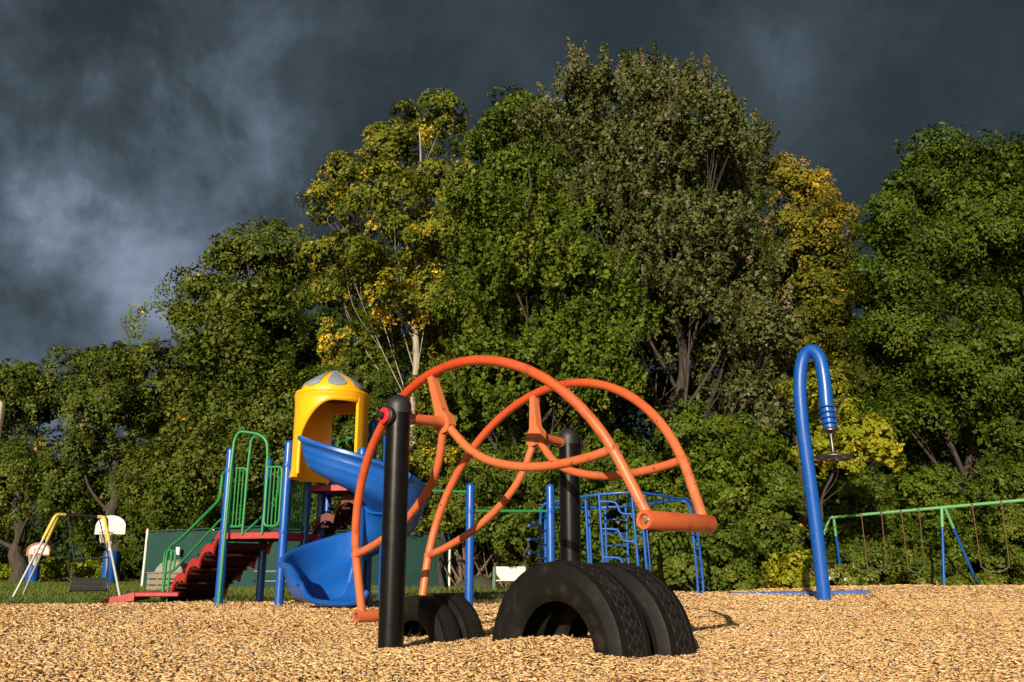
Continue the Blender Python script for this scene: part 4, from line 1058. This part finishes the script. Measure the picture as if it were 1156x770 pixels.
    fi = np.concatenate(fi); fi = fi[fi[:, 2] > .15]; nf = len(fi); P = np.concatenate([P, fi]); ln = np.concatenate([ln, norm(rg.normal(size=(nf, 3)))])
    S = np.concatenate([S, rg.uniform(1.5, 2.4, nf) * leaf]); tone = np.concatenate([tone, np.clip(rg.normal(tone_mu, tone_sd, nf), 0, 1)]); n += nf
    t = norm(np.cross(ln, rg.normal(size=(n, 3)))); s = np.cross(ln, t); L = S[:, None]; W = L * asp
    V = np.stack([P - t * L * .5, P + s * W * .5 + ln * L * .09 - t * L * .06, P + t * L * .5 - ln * L * .06, P - s * W * .5 + ln * L * .09 - t * L * .06], 1).reshape(-1, 3)
    return V, np.arange(n * 4).reshape(-1, 4), tone, cs

def limbs(base, blobs, cs, seed, r0, mat, root, top=None, ntw=40, limbk=.36):
    rg = np.random.default_rng(seed + 99); base = np.array(base, float)
    C_ = np.array([b[0] for b in blobs]); ctr = C_.mean(0); zt = C_[:, 2].max()
    top = np.array([ctr[0], ctr[1], zt]) if top is None else np.array(top, float)
    H = top[2] - base[2]; mb = MB(); n = 14
    wob = rg.normal(0, (.003 if mat is PALEBARK else .012) * H, (n + 1, 2)); wob[0] = 0
    tp = [base + (top - base) * (k / n) + np.append(wob[k], 0) for k in range(n + 1)]
    sm = spline(tp, 3); rr = [max(.03, r0 * (1 - .92 * i / (len(sm) - 1)) * (1 + .5 * math.exp(-i / 2.))) for i in range(len(sm))]
    sm[0] = sm[0] - UP * .3; mb.tube(sm, rr, 10)
    for c, r in blobs:
        if mat is PALEBARK and c[2] < base[2] + H * .62: continue
        h = np.clip((c[2] - base[2]) / H - .22 - rg.random() * .1, .18, .9); i = int(h * (len(sm) - 1)); s0 = sm[i]
        mid = s0 + (c - s0) * .5 + np.array([rg.normal(0, .2), rg.normal(0, .2), -.05 * H * .3]); rb = rr[i] * limbk
        P = spline([s0, mid, np.array(c)], 5); mb.tube(P, [rb * (1 - .75 * k / (len(P) - 1)) for k in range(len(P))], 7)
        # boughs towards the clumps of this blob
        d = np.linalg.norm((cs - c) / (np.array(r) * 1.15), axis=1); near = np.where(d < 1.05)[0]
        if len(near):
            for j in rg.choice(near, min(ntw, len(near)), replace=False):
                e = c + (cs[j] - c) * .8; st = P[rg.integers(4, len(P))]; m_ = (st + e) / 2 + rg.normal(0, .12, 3)
                Q = spline([st, m_, e], 3); mb.tube(Q, [max(.008, rb * .28 * (1 - .85 * k / (len(Q) - 1))) for k in range(len(Q))], 5)
    return obj('trunk', mb, mat, root)

def pxb(px, py, rx, ry, Y, depth=None, dy=0.):
    """crown mass standing Y metres away with its real radii"""
    u = Y / F * .97; dy = dy + 1.7 * math.sin(px * .137 + py * .211) * min(1.2, max(.0, Y - 16) / 11)
    return (at(px, py, Y + dy), np.array([rx * u, (depth if depth else (rx + ry) * .45) * (u if not depth else 1), ry * u * .97]))

def tree(name, label, cat, blobs, base_px, Y, seed, kind, r0=.22, bark=BARK, group=None, top=None, ntw=4, limb=True, **kw):
    b = at(base_px, 664, Y); base = np.array([b[0], Y, float(gz(b[0], Y)) if Y < 40 else 0])
    root = thing(name, label, cat, base, group)
    V, Fq, tn, cs = leaf_cloud(blobs, seed, **kw)
    fast_mesh('crown', V - base, Fq, tn, LEAF[kind], root)
    limbs(base, blobs, cs, seed, r0, bark, root, top, ntw, .16 if bark is PALEBARK else .36)
    return root

GT = 'trees edging the playground'
tree('broadleaf_tree', 'dark green tree at the far left edge with orange specks and sky gaps', 'tree',
     [pxb(*q, 36) for q in ((10, 440, 55, 42), (45, 455, 40, 40), (-40, 480, 70, 70), (12, 530, 60, 38), (60, 545, 45, 40), (-30, 590, 50, 40))], 20, 36, 11, 'oak', .3, group=GT, pop=(.03, .5), tone_mu=.4)
tree('broadleaf_tree', 'lower rounded green tree second from the left beside the tall oak', 'tree',
     [pxb(*q, 34) for q in ((105, 412, 38, 30), (140, 415, 40, 32), (110, 455, 50, 35), (165, 465, 48, 46), (95, 505, 35, 30), (110, 560, 60, 45), (165, 545, 45, 44))], 125, 34, 12, 'oak', .28, group=GT, pop=(.03, .45), tone_mu=.45)
tree('oak_tree', 'broad olive green oak left of the yellowing tree, leaning branches to the left', 'tree',
     [pxb(*q, 30) for q in ((265, 290, 52, 30), (320, 300, 52, 42), (235, 325, 40, 24), (212, 357, 32, 22), (290, 345, 70, 42), (250, 395, 70, 38), (330, 390, 55, 50), (215, 430, 58, 38), (290, 455, 75, 48), (225, 490, 65, 40), (340, 480, 50, 60), (280, 530, 75, 42), (200, 545, 45, 32))], 290, 30, 13, 'oak', .26, group=GT, pop=(.012, .5), tone_mu=.48, tone_sd=.155, rc=1.1, nsub=9, leaf=.105, dens=.9)
tree('yellowing_tree', 'tall thin crowned tree turning yellow with a pale bare trunk', 'tree',
     [pxb(*q, 27.5) for q in ((490, 140, 44, 34), (440, 165, 48, 32), (395, 195, 42, 30), (365, 235, 34, 30), (425, 220, 50, 34), (495, 200, 45, 42), (385, 280, 48, 26), (450, 262, 45, 26), (380, 325, 34, 20), (500, 265, 36, 34), (490, 325, 30, 22), (440, 335, 32, 20), (415, 310, 34, 24), (470, 300, 34, 24), (510, 365, 30, 30), (385, 378, 34, 17))], 464, 27.5, 14, 'yellowing', .20, PALEBARK, group=GT, top=at(474, 150, 27.5), ntw=3, fill=.3, dens=1.0, rc=.75, popk=.6, pop=(.13, .36), tone_mu=.32, tone_sd=.17)
tree('maple_tree', 'bright green maple in the middle, in front of the tall grey olive tree', 'tree',
     [pxb(*q, 24.5) for q in ((575, 195, 52, 42), (540, 235, 45, 36), (600, 240, 62, 45), (560, 285, 62, 42), (640, 295, 62, 50), (545, 345, 55, 40), (610, 350, 72, 45), (680, 360, 58, 45), (560, 405, 66, 40), (640, 415, 78, 42), (700, 425, 45, 40), (530, 460, 55, 40), (610, 475, 70, 40))], 610, 24.5, 15, 'green', .22, group=GT, pop=(.08, .25), tone_mu=.45, tone_sd=.18, style='spike', dens=1.1, rc=.8, leaf=.095)
tree('broadleaf_tree', 'green treetop showing between the yellowing tree and the tallest tree', 'tree',
     [pxb(*q, 31) for q in ((565, 140, 40, 32), (590, 130, 40, 32), (540, 165, 30, 28), (600, 180, 50, 50), (560, 230, 50, 60))], 575, 31, 16, 'green', .28, group=GT, pop=(.08, .3), tone_mu=.42)
tree('broadleaf_tree', 'tallest tree, grey olive crown with spiky upright reddish tips', 'tree',
     [pxb(*q, 28.5) for q in ((665, 100, 46, 40), (720, 100, 50, 40), (770, 102, 46, 38), (812, 122, 34, 34), (842, 175, 30, 40), (640, 135, 40, 36), (745, 140, 50, 44), (700, 215, 50, 44), (815, 150, 30, 40), (690, 165, 66, 50), (770, 185, 66, 52), (830, 215, 32, 46), (660, 220, 52, 50), (740, 250, 70, 52), (815, 270, 52, 46), (700, 310, 60, 50), (780, 325, 70, 48), (850, 325, 48, 44), (745, 385, 68, 44), (825, 390, 68, 44), (880, 375, 36, 36), (835, 445, 50, 36), (860, 440, 50, 40))], 760, 28.5, 17, 'olive', .24, group=GT, style='spike', pop=(.05, .22), tone_mu=.45, tone_sd=.22, rc=.95)
tree('maple_tree', 'golden orange maple peeking out between the tallest tree and the right maple', 'tree',
     [pxb(*q, 32) for q in ((872, 195, 34, 26), (905, 210, 36, 28), (935, 245, 26, 30), (905, 265, 40, 36), (945, 295, 20, 30), (920, 320, 40, 34), (880, 300, 40, 40), (935, 365, 34, 36), (900, 390, 45, 40), (945, 420, 40, 36))], 910, 32, 18, 'gold', .24, group=GT, zgrad=.34, pop=(.3, -.3), tone_mu=.34)
tree('maple_tree', 'massive dark green maple at the right edge with layered drooping boughs', 'tree',
     [pxb(*q, 29) for q in ((1045, 186, 46, 26), (1095, 184, 54, 28), (1150, 180, 60, 30), (1004, 238, 32, 30), (1115, 200, 60, 36), (1170, 200, 60, 50), (1025, 215, 46, 34), (1085, 235, 66, 40), (1000, 262, 38, 36), (1140, 270, 66, 46), (1045, 290, 62, 44), (1000, 322, 36, 36), (1100, 330, 72, 44), (1170, 350, 60, 60), (1025, 375, 56, 42), (1110, 405, 78, 44), (1040, 440, 58, 34), (1140, 470, 70, 44), (1075, 500, 66, 34), (1170, 540, 60, 40), (1015, 470, 36, 26))], 1110, 29, 19, 'dark', .28, group=GT, pop=(.12, .18), tone_mu=.50, tone_sd=.19, rc=1.15, nsub=10, dens=.9)

# understorey shrubs: a few crowns of their own, some kinds repeated
def shrub(label, cat, blobs, bpx, Y, seed, kind, group='shrubs along the foot of the trees', name='shrub', **kw):
    d = dict(nleaf=60, leaf=.075, rc=.5, nsub=6, tone_mu=.45); d.update(kw)
    return tree(name, label, cat, blobs, bpx, Y, seed, kind, .06, BARK, group, None, 2, **d)

shrub('yellow green maple sapling spreading behind the hanging spinner', 'sapling', [pxb(*q, 23.5) for q in ((935, 470, 40, 22), (975, 485, 34, 20), (945, 505, 52, 22), (985, 510, 26, 16), (920, 440, 26, 22))], 918, 23.5, 31, 'lime', leaf=.10, pop=(.1, .3), tone_mu=.5, style='shelf', name='sapling')
shrub('tall leafy shrub under the dark maple, right of the spinner pole', 'shrub', [pxb(*q, 27) for q in ((990, 555, 46, 34), (960, 580, 36, 36), (1010, 600, 50, 40), (980, 630, 50, 30))], 985, 27, 32, 'shrub', style='shelf', tone_mu=.38)
shrub('dense shrub behind the middle legs of the swing frame', 'shrub', [pxb(*q, 28.2) for q in ((1045, 560, 40, 40), (1085, 590, 48, 42), (1050, 625, 50, 36), (1105, 630, 44, 34))], 1070, 28.2, 33, 'green', tone_mu=.42)
shrub('shadowy shrub behind the right hand swings', 'shrub', [pxb(*q, 28.2) for q in ((1140, 560, 44, 40), (1175, 600, 50, 50), (1135, 630, 48, 34))], 1150, 28.2, 34, 'shrub', tone_mu=.42)
shrub('bushy green shrub left of the spinner pole, over the balance beam', 'shrub', [pxb(*q, 20.6) for q in ((860, 590, 44, 34), (830, 620, 40, 36), (875, 625, 40, 36), (845, 648, 44, 22))], 850, 20.6, 35, 'shrub', tone_mu=.5, pop=(.04, .5))
shrub('low yellow leaved bush just left of the spinner pole', 'bush', [pxb(*q, 20) for q in ((893, 640, 24, 16), (905, 652, 26, 14), (885, 655, 16, 12))], 897, 20, 36, 'lime', tone_mu=.62, name='bush')
shrub('light green leafy sapling above the right seesaw seat', 'sapling', [pxb(*q, 20.5) for q in ((790, 490, 46, 34), (840, 500, 42, 36), (765, 525, 40, 32), (815, 540, 48, 36), (870, 540, 34, 30))], 815, 20.5, 37, 'green', tone_mu=.5, name='sapling')
shrub('grey green shrub behind the ladder leg of the blue climber', 'shrub', [pxb(*q, 19.2) for q in ((770, 585, 42, 34), (800, 615, 44, 36), (765, 635, 40, 32), (810, 648, 40, 22))], 785, 19.2, 38, 'shrub', tone_mu=.45)
shrub('dense green shrub behind the middle of the blue climber', 'shrub', [pxb(*q, 20.8) for q in ((700, 520, 50, 36), (665, 550, 45, 36), (715, 570, 48, 36), (675, 605, 46, 38), (725, 625, 46, 36), (690, 650, 50, 26))], 700, 20.8, 39, 'green', tone_mu=.42)
shrub('leafy shrub behind the two blue chin-up bar posts', 'shrub', [pxb(*q, 23) for q in ((600, 525, 46, 34), (560, 545, 42, 34), (610, 570, 44, 34), (575, 595, 40, 30), (620, 615, 40, 34), (600, 632, 36, 22))], 595, 23, 40, 'shrub', tone_mu=.46, pop=(.06, .4))
shrub('yellow flecked climbing shrub between the fence end and the black post', 'shrub', [pxb(*q, 25) for q in ((490, 500, 36, 36), (525, 525, 36, 34), (485, 555, 38, 36), (525, 575, 36, 26), (480, 590, 30, 18), (450, 540, 30, 34))], 500, 25, 41, 'yellowing', tone_mu=.30, pop=(.14, .42))
shrub('dark shrub mass behind the yellow slide hood', 'shrub', [pxb(*q, 27) for q in ((420, 420, 46, 34), (380, 450, 42, 36), (435, 475, 44, 40), (385, 510, 46, 42), (430, 540, 46, 40), (370, 565, 46, 34))], 405, 27, 42, 'shrub', tone_mu=.36, pop=(.05, .5))
shrub('russet tinged small tree beside the pale trunk', 'small tree', [pxb(*q, 29) for q in ((430, 385, 34, 26), (400, 410, 40, 26), (500, 390, 34, 32), (505, 440, 38, 36))], 440, 29, 43, 'yellowing', tone_mu=.34, pop=(.1, .3), name='small_tree')
shrub('dark undergrowth shrub behind the left of the green fence', 'shrub', [pxb(*q, 33) for q in ((210, 585, 56, 30), (270, 585, 56, 30), (320, 570, 44, 40), (170, 600, 36, 30))], 240, 33, 44, 'oak', tone_mu=.36)
shrub('low green shrub behind the bench swing on the lawn', 'shrub', [pxb(*q, 38) for q in ((128, 632, 26, 24), (98, 645, 26, 12), (60, 648, 30, 10), (10, 648, 30, 10))], 80, 38, 45, 'lime', tone_mu=.3)
shrub('low weedy shrub with white flowers at the foot of the swing frame', 'shrub', [pxb(*q, 27) for q in ((955, 652, 30, 14), (985, 655, 34, 14), (1015, 656, 30, 12), (1045, 660, 30, 9), (935, 655, 20, 12))], 980, 27, 46, 'weed', tone_mu=.42, tone_sd=.24, leaf=.06, rc=.3)
shrub('low leafy undergrowth shrub at the right edge behind the chips', 'shrub', [pxb(*q, 27) for q in ((1085, 660, 26, 9), (1120, 658, 30, 10), (1150, 656, 30, 12))], 1120, 27, 47, 'weed', tone_mu=.36, leaf=.06, rc=.3)

# far woodland: one mass behind the single trees
def woodland():
    rg = np.random.default_rng(70); bl = []
    for x in np.arange(150, 1260, 40):
        top = np.interp(x, [150, 340, 480, 560, 620, 690, 790, 850, 900, 950, 990, 1040, 1260], [480, 340, 280, 190, 130, 105, 115, 200, 260, 330, 290, 215, 200]) + rg.uniform(-5, 25)
        y = top + 40
        while y < 660:
            bl.append(pxb(x + rg.uniform(-12, 12), y, 42, 38, 40)); y += 55
    for x in np.arange(-60, 150, 40):
        for y in (560, 600, 640): bl.append(pxb(x, y, 30, 28, 62))
    V, Fq, tn, cs = leaf_cloud(bl, 71, leaf=.17, nleaf=44, rc=1.2, dens=.9, back=.0, tone_mu=.28, fill=.15, nsub=7)
    fast_mesh('woodland', V, Fq, tn, LEAF['dark'], kind='stuff', label='shaded woodland mass behind the single trees', cat='woodland')
woodland()

# ---------------------------------------------------------------- light, sky, camera
SUN_AZ, SUN_EL = rad(180 + 17), rad(19)      # compass direction (from +Y, clockwise) the sun stands in
sd = np.array([math.sin(SUN_AZ) * math.cos(SUN_EL), math.cos(SUN_AZ) * math.cos(SUN_EL), math.sin(SUN_EL)])
sl = bpy.data.lights.new('sun', 'SUN'); sl.energy = 5.0; sl.angle = rad(.5); sl.color = (1, .86, .66)
so = bpy.data.objects.new('sun', sl); C.objects.link(so); so.location = tuple(sd * 40); so.rotation_euler = Vector(tuple(-sd)).to_track_quat('-Z', 'Y').to_euler()

w = bpy.data.worlds.new('World'); bpy.context.scene.world = w; w.use_nodes = True; nt = w.node_tree
for n in list(nt.nodes): nt.nodes.remove(n)
out = nt.nodes.new('ShaderNodeOutputWorld')
sky = nt.nodes.new('ShaderNodeTexSky'); sky.sky_type = 'NISHITA'; sky.sun_disc = False; sky.sun_elevation = SUN_EL; sky.sun_rotation = SUN_AZ; sky.air_density = 1; sky.dust_density = 1.5
bg1 = N(nt, 'ShaderNodeBackground', Strength=.05); nt.links.new(sky.outputs[0], bg1.inputs[0])
tc = N(nt, 'ShaderNodeTexCoord')
mp = N(nt, 'ShaderNodeMapping'); mp.inputs['Scale'].default_value = (1, 1, 1.1); mp.inputs['Rotation'].default_value = (0, rad(35), 0); nt.links.new(tc.outputs['Generated'], mp.inputs[0])
n1 = N(nt, 'ShaderNodeTexNoise', Scale=1.9, Detail=6., Roughness=.5, Distortion=.25); nt.links.new(mp.outputs[0], n1.inputs['Vector'])
mp2 = N(nt, 'ShaderNodeMapping'); mp2.inputs['Scale'].default_value = (1, 1, .95); mp2.inputs['Location'].default_value = (3.1, .7, 1.3); nt.links.new(tc.outputs['Generated'], mp2.inputs[0])
n2 = N(nt, 'ShaderNodeTexNoise', Scale=5.2, Detail=8., Roughness=.60, Distortion=.15); nt.links.new(mp2.outputs[0], n2.inputs['Vector'])
sx = N(nt, 'ShaderNodeSeparateXYZ'); nt.links.new(tc.outputs['Generated'], sx.inputs[0])
def Mx(op, a, b, c=None, clamp=False):
    n = N(nt, 'ShaderNodeMath', operation=op, use_clamp=clamp)
    for i, v in enumerate((a, b, c)):
        if v is None: continue
        if isinstance(v, (int, float)): n.inputs[i].default_value = v
        else: nt.links.new(v, n.inputs[i])
    return n.outputs[0]
def lobe(px, py, width, gain):
    """a thinner, brighter place in the storm cloud round one compass direction"""
    d = at(px, py, 1.) - np.array([0, 0, HC]); d = d / np.linalg.norm(d)
    vm = N(nt, 'ShaderNodeVectorMath', operation='DOT_PRODUCT'); nt.links.new(warp, vm.inputs[0]); vm.inputs[1].default_value = tuple(d)
    t = Mx('DIVIDE', Mx('SUBTRACT', 1., vm.outputs['Value']), width * width * .5)
    return Mx('MULTIPLY', Mx('POWER', 2.718, Mx('MULTIPLY', t, -1.)), gain)
wv = N(nt, 'ShaderNodeTexNoise', Scale=5., Detail=6., Roughness=.6); nt.links.new(tc.outputs['Generated'], wv.inputs['Vector'])
ws = N(nt, 'ShaderNodeVectorMath', operation='SUBTRACT'); nt.links.new(wv.outputs['Color'], ws.inputs[0]); ws.inputs[1].default_value = (.5, .5, .5)
wm = N(nt, 'ShaderNodeVectorMath', operation='SCALE'); nt.links.new(ws.outputs[0], wm.inputs[0]); wm.inputs['Scale'].default_value = .22
wa = N(nt, 'ShaderNodeVectorMath', operation='ADD'); nt.links.new(tc.outputs['Generated'], wa.inputs[0]); nt.links.new(wm.outputs[0], wa.inputs[1])
wn = N(nt, 'ShaderNodeVectorMath', operation='NORMALIZE'); nt.links.new(wa.outputs[0], wn.inputs[0]); warp = wn.outputs[0]
wl = N(nt, 'ShaderNodeMapRange', interpolation_type='SMOOTHSTEP'); wl.inputs['From Min'].default_value = .05; wl.inputs['From Max'].default_value = -.42; nt.links.new(sx.outputs[0], wl.inputs['Value'])
cl = Mx('MULTIPLY_ADD', n2.outputs['Fac'], .75, Mx('MULTIPLY', n1.outputs['Fac'], .45))
amp = Mx('MULTIPLY_ADD', wl.outputs[0], 1.25, .70)
v = Mx('MULTIPLY', Mx('SUBTRACT', cl, .60), amp)
v = Mx('ADD', v, Mx('MULTIPLY_ADD', wl.outputs[0], .11, .25))
lb = None
for q in ((70, 240, .050, .17), (45, 290, .04, .08), (95, 225, .03, .06), (20, 180, .10, .03), (308, 195, .035, .13), (255, 130, .05, .04), (128, 85, .04, .07), (180, 120, .06, .03), (235, 60, .08, .04), (150, 330, .07, .05), (1010, 40, .20, .07), (830, 70, .10, .05), (900, 20, .08, .04)):
    o_ = lobe(*q); lb = o_ if lb is None else Mx('ADD', lb, o_)
v = Mx('ADD', v, Mx('MULTIPLY', lb, Mx('MULTIPLY', n2.outputs['Fac'], 1.9)), None, True)
cr = ramp(nt, [(.0, (.014, .020, .025)), (.28, (.021, .030, .037)), (.42, (.036, .050, .062)), (.60, (.075, .098, .130)), (.85, (.17, .21, .28))], v)
zd = N(nt, 'ShaderNodeMapRange', interpolation_type='SMOOTHSTEP'); zd.inputs['From Min'].default_value = .62; zd.inputs['From Max'].default_value = .95; zd.inputs['To Min'].default_value = 1.; zd.inputs['To Max'].default_value = .45
nt.links.new(sx.outputs[2], zd.inputs['Value'])
bg2 = nt.nodes.new('ShaderNodeBackground'); nt.links.new(zd.outputs[0], bg2.inputs['Strength']); nt.links.new(cr.outputs[0], bg2.inputs[0])
bk = N(nt, 'ShaderNodeMapRange', interpolation_type='SMOOTHSTEP'); bk.inputs['From Min'].default_value = -.35; bk.inputs['From Max'].default_value = -.85; nt.links.new(sx.outputs[1], bk.inputs['Value'])
ms = N(nt, 'ShaderNodeMixShader'); nt.links.new(bk.outputs[0], ms.inputs[0]); nt.links.new(bg2.outputs[0], ms.inputs[1]); nt.links.new(bg1.outputs[0], ms.inputs[2]); nt.links.new(ms.outputs[0], out.inputs[0])

cam = bpy.data.cameras.new('camera'); co = bpy.data.objects.new('camera', cam); C.objects.link(co)
cam.sensor_width = 36; cam.lens = F / 1156 * 36; cam.clip_end = 2000; cam.clip_start = .05
co.location = (0, 0, HC); co.rotation_euler = (math.pi / 2 + PITCH, 0, 0)
sc = bpy.context.scene; sc.camera = co
sc.view_settings.view_transform = 'Standard'; sc.view_settings.look = 'None'; sc.view_settings.exposure = .5; sc.view_settings.gamma = 1
sc.cycles.use_denoising = True; sc.cycles.denoiser = 'OPENIMAGEDENOISE'
sc.cycles.max_bounces = 6; sc.cycles.diffuse_bounces = 2; sc.cycles.glossy_bounces = 3; sc.cycles.transmission_bounces = 2; sc.cycles.transparent_max_bounces = 4
sc.cycles.use_adaptive_sampling = True; sc.cycles.adaptive_threshold = .02
sc.render.use_persistent_data = False
